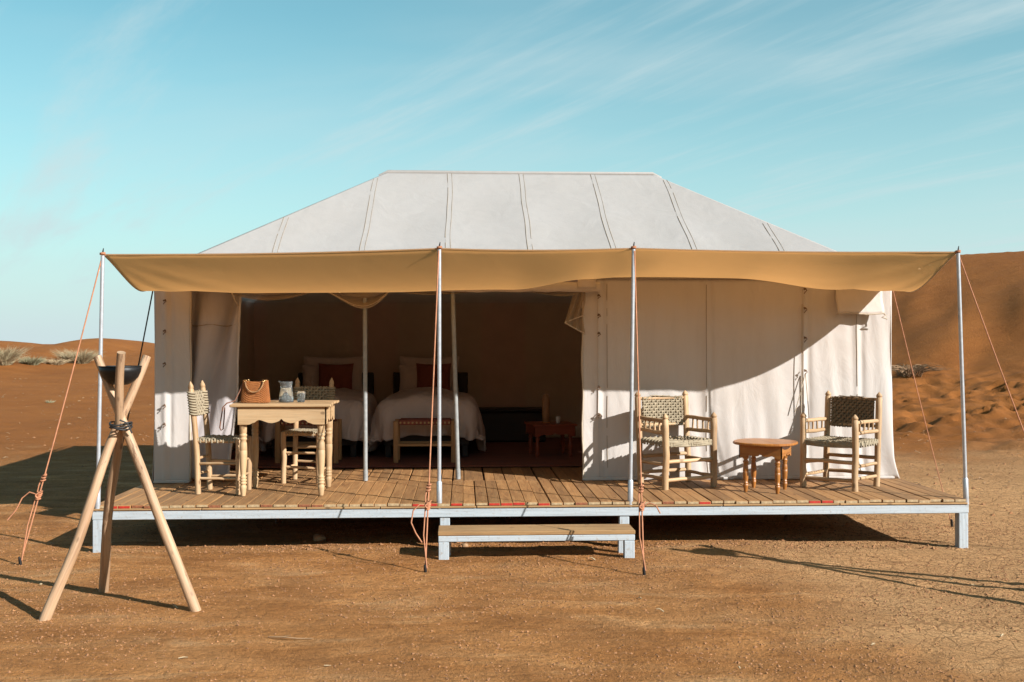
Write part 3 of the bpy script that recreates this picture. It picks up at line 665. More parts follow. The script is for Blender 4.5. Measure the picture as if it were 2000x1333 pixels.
MB().tube([nfall(0, 1)+Vector((0, -.004, 0)), Vector((0.97, 1.185, 1.765)), Vector((1.065, 1.18, 1.80))], 0.0055, 5).build('hem', 'hem', net_o)
f = swag(-1.23, -0.62, 2.02, 0.17, 0.62); MB().tube([f(k/24, 1) for k in range(25)], 0.005, 5).build('hem', 'hem', net_o)
MB().tube([f(k/24, .8)+Vector((0, -.03, .0)) for k in range(25)], 0.003, 5).build('hem', 'hem', net_o)
# rug
MB().grid(lambda u, v: Vector((lerp(TX0+.1, TX1-.1, u), lerp(2.16, 5.18, v), DZ+0.012+0.004*N(u*20, v*10))), 80, 30).build('rug', 'rug', None, 0.012, label='dark red woven rug covering the floor inside the tent', category='rug')

# ------------------------------------------------------------------ awning
PX = [(-2.66, 2.212), (-0.172, 2.268), (1.302, 2.276), (3.82, 2.258)]
def aw_front(x):
    for (a, za), (b, zb) in zip(PX, PX[1:]):
        if x <= b+1e-6: t = (x-a)/(b-a); return lerp(za, zb, t)-0.014*4*t*(1-t)
    return PX[-1][1]
def awn(u, v):
    xf = lerp(-2.66, 3.82, u); xb = lerp(-2.63, 3.82, u)
    a = Vector((xf, 0, aw_front(xf))); b = Vector((xb, TY0+0.025, eave(xb)+.012))
    p = a.lerp(b, v)
    sg = interp(xf, [(-2.66, 0.215), (-2.2, 0.21), (-0.6, 0.215), (0.4, 0.195), (1.05, 0.10), (1.6, 0.035), (2.3, 0.07), (3.2, 0.19), (3.82, 0.225)])
    p.z -= sg*sin(pi*v**0.97)
    ed = 0.07*sin(pi*v**0.75); p.x += ed*(max(0, 1-u*9) - max(0, 1-(1-u)*9))
    for (cx, cy, sgn) in ((3.82, 0, -1), (-2.66, 0, 1)):
        d = math.hypot(p.x-cx, p.y-cy); an = math.atan2(p.y-cy, (p.x-cx)*sgn); amp = 0.010*math.exp(-d/1.1)*min(1, d*5)*min(1, d*2)
        p.z += amp*(sin(an*15+0.4)+0.4*sin(an*27))*(1.0 if sgn < 0 else .55)
    p.z += 0.006*N(p.x*1.2, p.y*2.5, 6.1)*sin(pi*v)
    return p
aw = MB().grid(awn, 200, 28).build('canvas_awning', 'awning', None, 0.004, label='tan canvas awning stretched over the porch between four poles and the tent', category='awning')
MB().tube([awn(k/60, 0)+Vector((0, -.002, 0)) for k in range(61)], 0.0065, 6).build('hem', 'awning', aw)
for uu in (0, 1): MB().tube([awn(uu, k/20) for k in range(21)], 0.006, 6).build('hem', 'hem', aw)
poles = [(-2.70, -2.665, 2.205, 'leftmost white awning pole at the left corner of the deck front'), (-0.172, -0.172, 2.262, 'white awning pole left of the step on the deck edge'), (1.275, 1.302, 2.27, 'white awning pole right of the step on the deck edge'), (3.885, 3.825, 2.25, 'white awning pole at the far right corner of the deck')]
for (xb, xt, zt, lab) in poles:
    p = thing('awning_pole', lab, 'pole', (xb, -0.012, BT), 0, 'poles holding the front of the awning')
    d = Vector((xt-xb, 0.004, zt-BT))
    MB().tube([(0, 0, 0), d*0.25, d*0.6, d], 0.0145, 10).build('shaft', 'steel', p)
    MB().tube([(0, 0, 0), d*0.02, d*0.10, d*0.105], [0.021, 0.021, 0.021, 0.0155], 10).build('sleeve', 'steel', p)
    MB().tube([d, d+Vector((0.002, 0, 0.03)), d+Vector((0.006, 0, 0.055))], [0.006, 0.006, 0.003], 6).build('spike', 'iron', p)
    MB().tube([d+Vector((0.018*cos(k*0.9), 0.018*sin(k*0.9), 0.004+k*0.0012)) for k in range(15)], 0.005, 5).build('lashing', 'rope', p)
for (xb, yb, xt, yt, lab) in ((-0.843, 1.27, -0.842, 1.20, 'grey tent pole in the doorway between the two beds'), (-0.035, 1.35, -0.085, 1.18, 'leaning grey tent pole in the doorway before the right bed')):
    p = thing('tent_pole', lab, 'pole', (xb, yb, DZ), 0, 'poles standing in the tent doorway')
    d = Vector((xt-xb, yt-yb, 1.74)); MB().tube([(0, 0, 0), d*.3, d], 0.019, 10).build('shaft', 'steel_dull', p); MB().tube([(0, 0, 0), d*.05], 0.022, 10).build('foot', 'steel_dull', p)

# ------------------------------------------------------------------ guy ropes
def rope(label, a, b, knot=None, mat='rope', group='guy ropes of the awning and tent', r=0.0052, tail=True, double=False):
    a, b = Vector(a), Vector(b); o = thing('guy_rope', label, 'rope', (b.x, b.y, b.z), 0, group); a = a-b
    pts = []
    for k in range(25):
        t = k/24; p = a*(1-t); p.z -= 0.03*sin(pi*t); pts.append(p)
    MB().tube(pts, r, 6).build('line', mat, o)
    if knot is not None:
        k0 = a*(1-knot); k0.z -= 0.03*sin(pi*knot); dr = a.normalized(); sd = dr.cross(Vector((0, 1, 0))).normalized(); fr = Vector((0, -1, 0))
        kn = MB(); n = 40
        for q in range(2):
            c0 = k0 + dr*(0.0 if q == 0 else 0.13)
            m2 = n if q == 0 else n//2
            kn.tube([c0 + dr*(-0.03+0.06*i/m2) + (sd*cos(i*0.95)+fr*sin(i*0.95))*(0.013 + 0.004*sin(i*1.7)) for i in range(m2)], r*1.05, 6)
        kn.tube([k0+sd*(.02*sin(i)) + dr*(-.02+.012*i) + fr*.016 for i in range(6)], r*1.2, 6)
        kn.build('knot', mat, o)
        MB().tube([k0+dr*.14+sd*.012, k0+dr*.07+sd*.02, k0+sd*.018, k0*.55+sd*.022, Vector((0.012, 0, 0.03))], r*.9, 6).build('line', mat, o)
        if tail:
            tl = [k0+sd*.01, k0+sd*.055+dr*.01+fr*.02, k0+sd*.10-dr*.035+fr*.02, k0+sd*.11-dr*.12+fr*.015, k0+sd*.075-dr*.19+fr*.02, k0+sd*.03-dr*.25+fr*.03]
            if tail == 2: tl = [k0-sd*.01, k0-sd*.05+dr*.03+fr*.02, k0-sd*.095+dr*.012+fr*.02, k0-sd*.12-dr*.04+fr*.03]
            if tail == 3: tl = [k0, k0+sd*.07+dr*.01, k0+sd*.11-dr*.04, k0+sd*.13-dr*.13, k0+sd*.17-dr*.21]
            MB().tube([Vector(q) for q in tl], r*.95, 6).build('loop', mat, o)
    MB().tube([(0.01, 0.01, -0.08), (0, 0, 0.03), (-0.004, -0.004, 0.055)], [0.009, 0.011, 0.007], 7).build('peg', 'iron', o)
    return o
rope('leftmost orange guy rope with a thick knot beside the tripod', (-2.67, -0.01, 2.19), (-3.10, -0.40, 0.0), 0.775, tail=3)
rope('orange guy rope with a looped knot left of the step', (-0.176, -0.03, 2.25), (-0.25, -0.80, 0.0), 0.80, tail=1)
rope('orange guy rope with a bushy knot right of the step', (1.306, -0.03, 2.255), (1.215, -0.95, 0.0), 0.80, tail=2)
rope('orange guy rope running from the right corner pole out of the picture', (3.83, -0.01, 2.235), (4.569, -0.257, -0.02), 0.80)
rope('thin orange guy rope from the right tent wall to the ground behind the deck', (TX1+.02, TY0+.02, 2.03), (4.225, 0.93, -0.02), None, r=0.0042)
rope('black guy rope behind the tripod from the left tent corner', (TX0-.01, TY0, 2.05), (-3.50, 2.7, 0.0), None, mat='rubber', r=0.006)

# ------------------------------------------------------------------ tripod fire bowls
def tripod():
    F = [Vector((-2.345, -1.883, 0)), Vector((-1.558, -1.696, 0)), Vector((-2.245, -1.222, 0))]
    T = [Vector((-1.907, -1.46, 1.475)), Vector((-2.168, -1.56, 1.475)), Vector((-1.963, -1.76, 1.50))]; C0 = Vector((-2.017, -1.60, 1.075))
    base = Vector((-2.05, -1.6, 0)); o = thing('tripod_stand', 'tripod of three pale wooden poles lashed together left of the deck', 'tripod', base)
    for k in range(3):
        a = F[k]-(T[k]-F[k])*0.015; b = T[k]; pts = []; rd = []
        for i in range(31):
            t = i/30; p = a.lerp(b, t); p += Vector((N(t*2.2, k*7.0), N(t*2.2, k*7.0, 5), 0))*0.030*sin(pi*t)*1.2; pts.append(p-base); rd.append(lerp(0.031, 0.0245, t)*(1+0.07*N(t*9, k)+0.05*max(0, N(t*22, k*3.3))))
        MB().tube(pts, rd, 12).build('pole', 'pole_wood', o)
    m = MB()
    for ring in range(3):
        m.tube([C0-base+Vector((0.060*cos(w), 0.075*sin(w), -0.022+ring*0.013+0.008*sin(w*2+ring))) for w in [2*pi*q/24 for q in range(25)]], 0.005, 6)
    m.tube([C0-base+Vector((.02, -.085, .03)), C0-base+Vector((.06, -.07, .01)), C0-base+Vector((.08, -.05, -.05))], .005, 5)
    m.build('lashing', 'rubber', o)
    bo = thing('fire_bowl', 'black iron fire bowl held between the tops of the tripod poles', 'bowl', (-2.024, -1.59, 1.305))
    prof = [(0.012, 0), (0.05, 0.004), (0.085, 0.022), (0.112, 0.05), (0.128, 0.085), (0.134, 0.118), (0.131, 0.12), (0.122, 0.085), (0.104, 0.052), (0.078, 0.028), (0.04, 0.012), (0.0, 0.010)]
    MB().lathe(prof, n=28, cap=False).build('shell', 'iron', bo)
    MB().tube([(0.133*cos(w), 0.133*sin(w), 0.12) for w in [2*pi*q/32 for q in range(32)]], 0.0035, 6, closed=True).build('rim', 'iron', bo)
    bo.scale = (0.9, 0.9, 0.93)
    return o, bo
tp, bowl = tripod()
t2 = copy_tree(tp); b2 = copy_tree(bowl)
ctr = Vector((-2.017, -1.60, 0)); new = Vector((3.90, -1.72, 0)); RT = radians(118)
for o_, l_ in ((t2, 'second wooden pole tripod whose shadow falls right of the step'), (b2, 'second black fire bowl whose round shadow falls right of the step')):
    d = o_.location-ctr; o_.location = new + Matrix.Rotation(RT, 3, 'Z') @ Vector((d.x, d.y, 0)) + Vector((0, 0, d.z)); o_.rotation_euler = (0, 0, RT); o_['label'] = l_
for o_ in (tp, t2): o_['group'] = 'tripods either side of the deck'
for o_ in (bowl, b2): o_['group'] = 'fire bowls on the tripods'

# ------------------------------------------------------------------ furniture
def stick(mb, a, b, r, k=0, n=9, seg=6, wob=0.006, tip=None):
    a, b = Vector(a), Vector(b); pts = []; rd = []
    for i in range(seg+1):
        t = i/seg; p = a.lerp(b, t); w = wob*sin(pi*t); pts.append(p+Vector((N(t*3, k), N(t*3, k, 4), N(t*3, k, 8)*.4))*w*2); rd.append(r*(1+0.10*N(t*4, k, 2)))
    if tip:
        d = (b-a).normalized(); e = pts[-1]
        pts += [e+d*0.004, e+d*0.012, e+d*0.016, e+d*0.032, e+d*tip]; rd += [r*0.82, r*0.84, r*1.05, r*0.80, r*0.12]
    mb.tube(pts, rd, n); return mb
def weave(P, nrm, nu, nv, r, wrap=0.0, bowl=0.0):
    """woven panel: P(u,v) on a surface, strands go over and under each other"""
    m = MB(); nrm = Vector(nrm).normalized()
    def path(fixed, cnt, other, along_u):
        pts = []
        for j in range(other*2+1):
            s = j/(other*2); u, v = (s, fixed) if along_u else (fixed, s); q = Vector(P(u, v)); cross = int(j//2)
            ph = sin(pi*(j+0.5)+0) ; sgn = cos(pi*(s*other)+(pi*cnt)); q += nrm*(r*0.75*sgn*(1 if along_u else -1)); pts.append(q)
        return pts
    for i in range(nu):
        u = (i+.5)/nu; p = path(u, i, nv, False)
        if wrap: p = [p[0]-nrm*wrap] + p + [p[-1]-nrm*wrap]
        m.tube([q for q in p], r*R.uniform(.85, 1.1), 5)
    for i in range(nv):
        v = (i+.5)/nv; p = path(v, i, nu, True)
        if wrap: p = [p[0]-nrm*wrap] + p + [p[-1]-nrm*wrap]
        m.tube(p, r*R.uniform(.85, 1.1), 5)
    return m
def slab(mb, P, nrm, t, n=6):
    nrm = Vector(nrm).normalized(); mb.grid(lambda u, v: Vector(P(u, v))-nrm*t*.45, n, n, 1); mb.grid(lambda u, v: Vector(P(1-u, v))-nrm*t*.55, n, n, 1)

def dining_chair(label, loc, rz, w, d):
    o = thing('dining_chair', label, 'chair', loc, rz, 'dining chairs at the table'); hw, hd = w/2, d/2; k = R.random()*50
    for s in (-1, 1):
        stick(MB(), (s*hw, -hd, 0), (s*hw*1.0, -hd, 0.438), 0.0225, k+s).build('leg', 'pine', o)
        m = MB(); m.tube([(s*hw, hd-0.01, 0), (s*hw, hd, 0.3), (s*hw, hd+0.02, 0.55), (s*hw, hd+0.05, 0.83), (s*hw, hd+.051, .838), (s*hw, hd+.051, .843), (s*hw, hd+0.053, 0.862), (s*hw, hd+0.055, 0.895)], [0.022, 0.023, 0.0225, 0.022, 0.0185, 0.0225, 0.020, 0.003], 10)
        m.build('back_post', 'pine', o)
        for z in (0.115, 0.235): stick(MB(), (s*hw, -hd-.008, z+R.uniform(-.01, .01)), (s*hw, hd+.008, z+R.uniform(-.012, .012)), 0.0115, k+z*9+s, 8).build('rung', 'pine', o)
    for y, zs in ((-hd, (0.14, 0.26)), (hd, (0.16, 0.28))):
        for z in zs: stick(MB(), (-hw-.008, y, z), (hw+.008, y, z+R.uniform(-.01, .01)), 0.0115, k+z*5+y, 8).build('rung', 'pine', o)
    fr = MB()
    for (a, b) in (((-hw, -hd), (hw, -hd)), ((-hw, hd), (hw, hd)), ((-hw, -hd), (-hw, hd)), ((hw, -hd), (hw, hd))): stick(fr, (*a, 0.42), (*b, 0.42), 0.014, k)
    fr.build('seat_rail', 'pine', o)
    P = lambda u, v: (lerp(-hw-.006, hw+.006, u), lerp(-hd-.006, hd+.006, v), 0.436-0.012*sin(pi*u)*sin(pi*v))
    m = weave(P, (0, 0, 1), 15, 15, 0.0090, 0.022); slab(m, lambda u, v: Vector(P(u, v))-Vector((0, 0, .004)), (0, 0, 1), 0.02); m.build('seat', ['weave', 'gap'], o)
    bz0, bz1 = 0.615, 0.815
    def B(u, v): z = lerp(bz0, bz1, v); y = hd+0.02+0.05*(z-.55)/.28*0.6; return (lerp(-hw, hw, u), y+0.012*sin(pi*u)-.004, z)
    m = weave(B, (0, -1, 0.1), 11, 8, 0.0100, 0); slab(m, B, (0, -1, 0), 0.012)
    for s in (-1, 1):      # wraps round the posts
        for q in range(9):
            z = bz0+0.02+(bz1-bz0-.03)*q/8; y = hd+0.02+0.05*(z-.55)/.28*0.6
            m.tube([(s*hw+0.029*cos(t), y+0.029*sin(t), z+0.004*sin(t)) for t in [2*pi*i/12 for i in range(13)]], 0.009, 5)
    m.build('backrest', ['weave', 'gap'], o)
    return o
dining_chair('woven dining chair seen side on, left of the dining table', (-1.925, 0.635, DZ), radians(84), 0.265, 0.335)
dining_chair('woven dining chair behind the dining table facing the camera', (-1.345, 1.235, DZ), radians(-12), 0.315, 0.275)

def turned(r, h, style=0):
    if style == 0:
        P = [(.62, 0), (.72, .02), (.95, .10), (1.0, .13), (.72, .145), (.72, .152), (1.02, .165), (1.02, .18), (.74, .19), (1.02, .202), (1.02, .218), (.74, .228), (1.0, .242), (1.0, .255), (.72, .265), (.80, .30), (1.0, .42), (1.12, .54), (1.1, .60), (1.04, .605), (1.04, .612), (1.1, .617), (1.02, .70), (.78, .735), (1.05, .75), (1.05, .77), (.8, .782), (1.05, .795), (1.05, .82), (.8, .832), (1.0, .845), (1.02, .93), (1.05, 1.0)]
    else:
        P = [(.6, 0), (.72, .06), (1.0, .17), (1.0, .2), (.7, .215), (.95, .23), (.95, .25), (.72, .265), (.95, .34), (1.08, .5), (1.06, .56), (1.0, .565), (1.06, .575), (.95, .70), (.7, .74), (1.05, .77), (.75, .79), (1.1, .81), (.95, .86), (.72, .89), (1.15, .93), (1.15, 1.0)]
    return [(r*a, h*z) for a, z in P]
def apron(mb, a, b, z1, h, thk, scal):
    """board from a to b with scalloped lower edge"""
    a, b = Vector(a), Vector(b); L_ = (b-a).length; d = (b-a)/L_; nrm = Vector((d.y, -d.x, 0)); n = 36; top = []; bot = []
    for i in range(n+1): t = i/n; p = a+d*(L_*t); top.append(Vector((p.x, p.y, z1))); bot.append(Vector((p.x, p.y, z1-h*scal(t))))
    for sg in (1, -1):
        V = [q+nrm*thk/2*sg for q in top]+[q+nrm*thk/2*sg for q in bot]; F = []; U = []
        for i in range(n):
            f = (i, i+1, n+1+i+1, n+1+i); f = f if sg < 0 else f[::-1]; F.append(f); U.append([(V[q].z, (V[q]-a).dot(d)) for q in f])
        mb.add(V, F, U, 0, False)
    V = [q+nrm*thk/2 for q in bot]+[q-nrm*thk/2 for q in bot]; mb.add(V, [(i, n+1+i, n+2+i, i+1) for i in range(n)], smooth=False)
def scallop(t):
    s = abs(2*t-1); v = 1.0
    if s < 0.04: return 0.66+s*3
    if s < 0.42: return 0.78+0.13*sin(pi*(s-.04)/.38)
    if s < 0.62: return lerp(.78, 0.68, sin(pi*(s-.42)/.2*.5)) if s < .52 else lerp(.70, 1, sstep(.5, .7, s))
    return lerp(.70, 1.0, sstep(.50, .76, s))
tb = thing('dining_table', 'pale wooden dining table with turned legs and scalloped apron on the deck', 'table', (-1.415, 0.642, DZ), radians(0.4))
lx, ly = 0.303, 0.245
for sx in (-1, 1):
    for sy in (-1, 1):
        m = MB(); m.lathe(turned(0.028, 0.59), (sx*lx, sy*ly, 0), 16); m.box((sx*lx, sy*ly, 0.645), (0.066, 0.066, 0.10), None, 0.004); m.build('leg', 'table_wood', tb)
ax_, ay_ = lx+0.034, ly+0.034
m = MB()
for (a, b) in (((-ax_, -ay_, 0), (ax_, -ay_, 0)), ((ax_, -ay_, 0), (ax_, ay_, 0)), ((ax_, ay_, 0), (-ax_, ay_, 0)), ((-ax_, ay_, 0), (-ax_, -ay_, 0))):
    q = MB(); apron(q, a, b, 0.697, 0.135, 0.022, scallop); q.build('apron', 'table_wood', tb)
for k in range(4):
    y0 = -0.316+0.158*k; MB().box((-0.012+R.uniform(-.008, .008), y0+0.079, 0.710), (0.785, 0.155, 0.022+R.uniform(-.003, .002)), Matrix.Rotation(R.uniform(-.006, .006), 3, 'Z'), 0.005).build('top_board', 'table_wood', tb)
TT = DZ+0.7215

def armchair(label, loc, rz, w, d, mat_b):
    o = thing('armchair', label, 'armchair', loc, rz, 'log armchairs by the tent wall'); hw, hd = w/2, d/2; k = R.random()*40
    for s in (-1, 1):
        stick(MB(), (s*hw, -hd, 0), (s*hw, -hd, 0.57), 0.0265, k+s, 10, 8, 0.006, 0.052).build('front_post', 'pine', o)
        m = MB(); stick(m, (s*hw, hd, 0), (s*hw*1.01, hd+0.05, 0.735), 0.0265, k+s+3, 10, 8, 0.005, 0.052); m.build('back_post', 'pine', o)
        yb = lambda z: hd+0.05*z/.735
        for z, nm in ((0.555, 'arm_rail'), (0.46, 'arm_rail'), (0.205, 'rung'), (0.095, 'rung')):
            zz = z+R.uniform(-.008, .008); stick(MB(), (s*hw, -hd-.004, zz), (s*hw, yb(z), zz+R.uniform(-.012, .012)), 0.0165 if z > .4 else 0.0145, k+z*7+s, 8, 6, 0.009).build(nm, 'pine', o)
        for q in range(4):
            y = lerp(-hd, hd, (q+1)/5+.02); stick(MB(), (s*hw, y, 0.458), (s*hw, y+R.uniform(-.008, .008), 0.556), 0.0085, k+q, 7, 3, 0.003).build('spindle', 'pine', o)
    for y, zs in ((-hd, (0.225, 0.075)), (hd+.01, (0.235, 0.10))):
        for z in zs: stick(MB(), (-hw, y, z), (hw, y, z+R.uniform(-.012, .012)), 0.016, k+z*5+y, 8, 6, 0.009).build('rung', 'pine', o)
    m = MB()
    for z in (0.725, 0.50): stick(m, (-hw-.02, hd+0.05*z/.735, z), (hw+.02, hd+0.05*z/.735, z), 0.013, k+z)
    m.build('back_rail', 'pine', o)
    P = lambda u, v: (lerp(-hw-.01, hw+.01, u), lerp(-hd-.008, hd+.004, v), 0.385-0.018*sin(pi*u)*sin(pi*v))
    m = weave(P, (0, 0, 1), 20, 17, 0.0102, 0.03); slab(m, lambda u, v: Vector(P(u, v))-Vector((0, 0, .006)), (0, 0, 1), 0.028)
    for q in range(3): m.tube([(lerp(-hw, hw, i/14), -hd-.006+.004*sin(i+q), 0.362+0.014*q-0.01*sin(pi*i/14)) for i in range(15)], 0.012, 6)
    m.build('seat', ['weave', 'gap'], o)
    def B(u, v): z = lerp(0.485, 0.735, v); return (lerp(-hw+.035, hw-.035, u), hd+0.05*z/.735-0.012+0.02*sin(pi*u), z+.008*sin(u*5)*(v-.5))
    m = weave(B, (0, -1, 0), 17, 11, 0.0102, 0.0); slab(m, B, (0, -1, 0), 0.014)
    for q in range(8): m.tube([Vector(B(R.random(), 1))+Vector((0, -.01, 0)), Vector(B(R.random(), 1))+Vector((R.uniform(-.01, .01), -.02, .012))], 0.003, 4)
    m.build('backrest', [mat_b, 'gap'], o)
    return o
armchair('log armchair with pale woven back standing right of the doorway', (1.812, 0.838, DZ), radians(21), 0.475, 0.385, 'weave')
armchair('log armchair with dark woven back at the right end of the deck', (3.164, 0.716, DZ), radians(-45), 0.45, 0.42, 'weave_dark')

def small_table(name, label, loc, rz, half, h, topr, mat, oct_top=True):
    o = thing(name, label, 'table', loc, rz); la = h-0.13
    for sx in (-1, 1):
        for sy in (-1, 1): MB().lathe(turned(0.0215, la+.02, 1), (sx*half, sy*half, 0), 14).build('leg', mat, o)
    a = half+0.035
    for k in range(4):
        ca, sa = cos(k*pi/2), sin(k*pi/2); p = (-a*ca+a*sa, -a*sa-a*ca, 0); q = (a*ca+a*sa, a*sa-a*ca, 0)
        m = MB(); apron(m, p, q, h-0.02, 0.105, 0.02, lambda t: 0.80+0.2*sstep(.28, .44, abs(t-.5))-0.08*(abs(t-.5) < .03)+0.06*sin(pi*min(1, abs(t-.5)/.28))); m.build('apron', mat, o)
    m = MB()
    if oct_top:
        n = 48; V = []
        prof = [(0.96, -0.022), (1.0, -0.016), (1.0, -0.006), (0.975, 0.0)]
        for (s, z) in prof:
            for i in range(n):
                w = 2*pi*i/n; rr_ = topr*(1+0.035*cos(4*w+pi)); V.append(Vector((rr_*s*cos(w), rr_*s*sin(w), h+z)))
        F = [(j*n+i, j*n+(i+1) % n, (j+1)*n+(i+1) % n, (j+1)*n+i) for j in range(3) for i in range(n)]
        m.add(V, F+[tuple(range(3*n, 4*n)), tuple(range(n-1, -1, -1))], smooth=False)
    else: m.box((0, 0, h-.01), (topr*2, topr*2, 0.02))
    m.build('tabletop', mat, o); return o
small_table('side_table', 'round honey wood side table between the two log armchairs', (2.465, 0.495, DZ), radians(-30), 0.128, 0.402, 0.262, 'honey')

# things on the dining table
def on_table(x, y): return Matrix.Rotation(radians(0.4), 3, 'Z') @ Vector((x, y, 0)) + Vector((-1.415, 0.642, TT))
bag = thing('handbag', 'orange woven straw handbag with ring handles on the dining table', 'handbag', on_table(-0.235, -0.10), radians(-6))
def bagshell(u, v):
    w = 2*pi*u; hx = lerp(0.112, 0.098, v); hy = lerp(0.052, 0.026, v); c, s = cos(w), sin(w); ex = 0.45
    r = 1+0.050*sin(v*pi*20+pi*(int(u*40) % 2))-0.02*(abs(((u*40) % 1)-.5) > .38); return Vector((hx*math.copysign(abs(c)**ex, c)*r, hy*math.copysign(abs(s)**ex, s)*r, 0.004+0.172*v+0.006*cos(2*w)*v))
m = MB(); m.grid(bagshell, 200, 64); m.grid(lambda u, v: bagshell(u, 0).lerp(Vector((0, 0, .004)), v), 40, 2); m.grid(lambda u, v: bagshell(u, 1).lerp(Vector((0, 0, .165)), v), 60, 3)
m.build('body', 'basket', bag)
for sy in (-1, 1):
    MB().tube([(0.072*cos(t), sy*(0.032+0.022*sin(-t) if t > pi else .032), 0.172+0.085*sin(t)) for t in [pi+pi*i/18 for i in range(19)]], [0.0072 if i % 2 else 0.0050 for i in range(19)], 7).build('handle', 'rattan', bag)
m = MB()
for sx in (-1, 1):
    for sy in (-1, 1): m.tube([(sx*.074+.01*cos(t), sy*.032, .176+.01*sin(t)) for t in [2*pi*i/10 for i in range(10)]], 0.0035, 5, closed=True)
m.build('ring', 'brass', bag)
MB().tube([(-.086, .01, .178), (-.10, .0, .16), (-.125, -.02, .09), (-.15, -.05, .02), (-.205, -.085, .002), (-.232, -.10, -.03), (-.245, -.105, -.12), (-.255, -.105, -.19), (-.245, -.105, -.212), (-.228, -.105, -.2), (-.222, -.10, -.12), (-.218, -.098, -.03)], 0.0052, 6).build('strap', 'strap', bag)
cf = thing('water_carafe', 'glass carafe half full of water on the dining table', 'carafe', on_table(-0.005, -0.02))
MB().lathe([(0.0, 0.0), (0.058, 0.001), (0.060, 0.008), (0.055, 0.05), (0.047, 0.125), (0.0445, 0.135), (0.047, 0.15), (0.052, 0.168), (0.050, 0.168), (0.0445, 0.15), (0.042, 0.135), (0.0445, 0.124), (0.0525, 0.05), (0.056, 0.012), (0.0, 0.010)], n=26, cap=False).build('body', 'glass', cf)
MB().lathe([(0.0, 0.0115), (0.0548, 0.013), (0.052, 0.05), (0.0452, 0.115), (0.0, 0.115)], n=26, cap=False).build('water', 'water', cf)
MB().tube([(-.042, 0, .155), (-.052, 0, .163), (-.062, 0, .172)], [.012, .01, .004], 8).build('spout', 'glass', cf)
tg = thing('drinking_glass', 'small ribbed drinking glass beside the carafe', 'glass', on_table(0.115, -0.03))
def tum(u, v): pass
m = MB(); m.lathe([(0.0, 0.0), (0.028, 0.001), (0.030, 0.004), (0.033, 0.06), (0.036, 0.064), (0.034, 0.07), (0.033, 0.09), (0.031, 0.09), (0.031, 0.06), (0.027, 0.012), (0.0, 0.011)], n=20, cap=False); m.build('body', 'glass', tg)
MB().lathe([(0.0, 0.0125), (0.0262, 0.013), (0.0295, 0.05), (0.0, 0.05)], n=20, cap=False).build('water', 'water', tg)

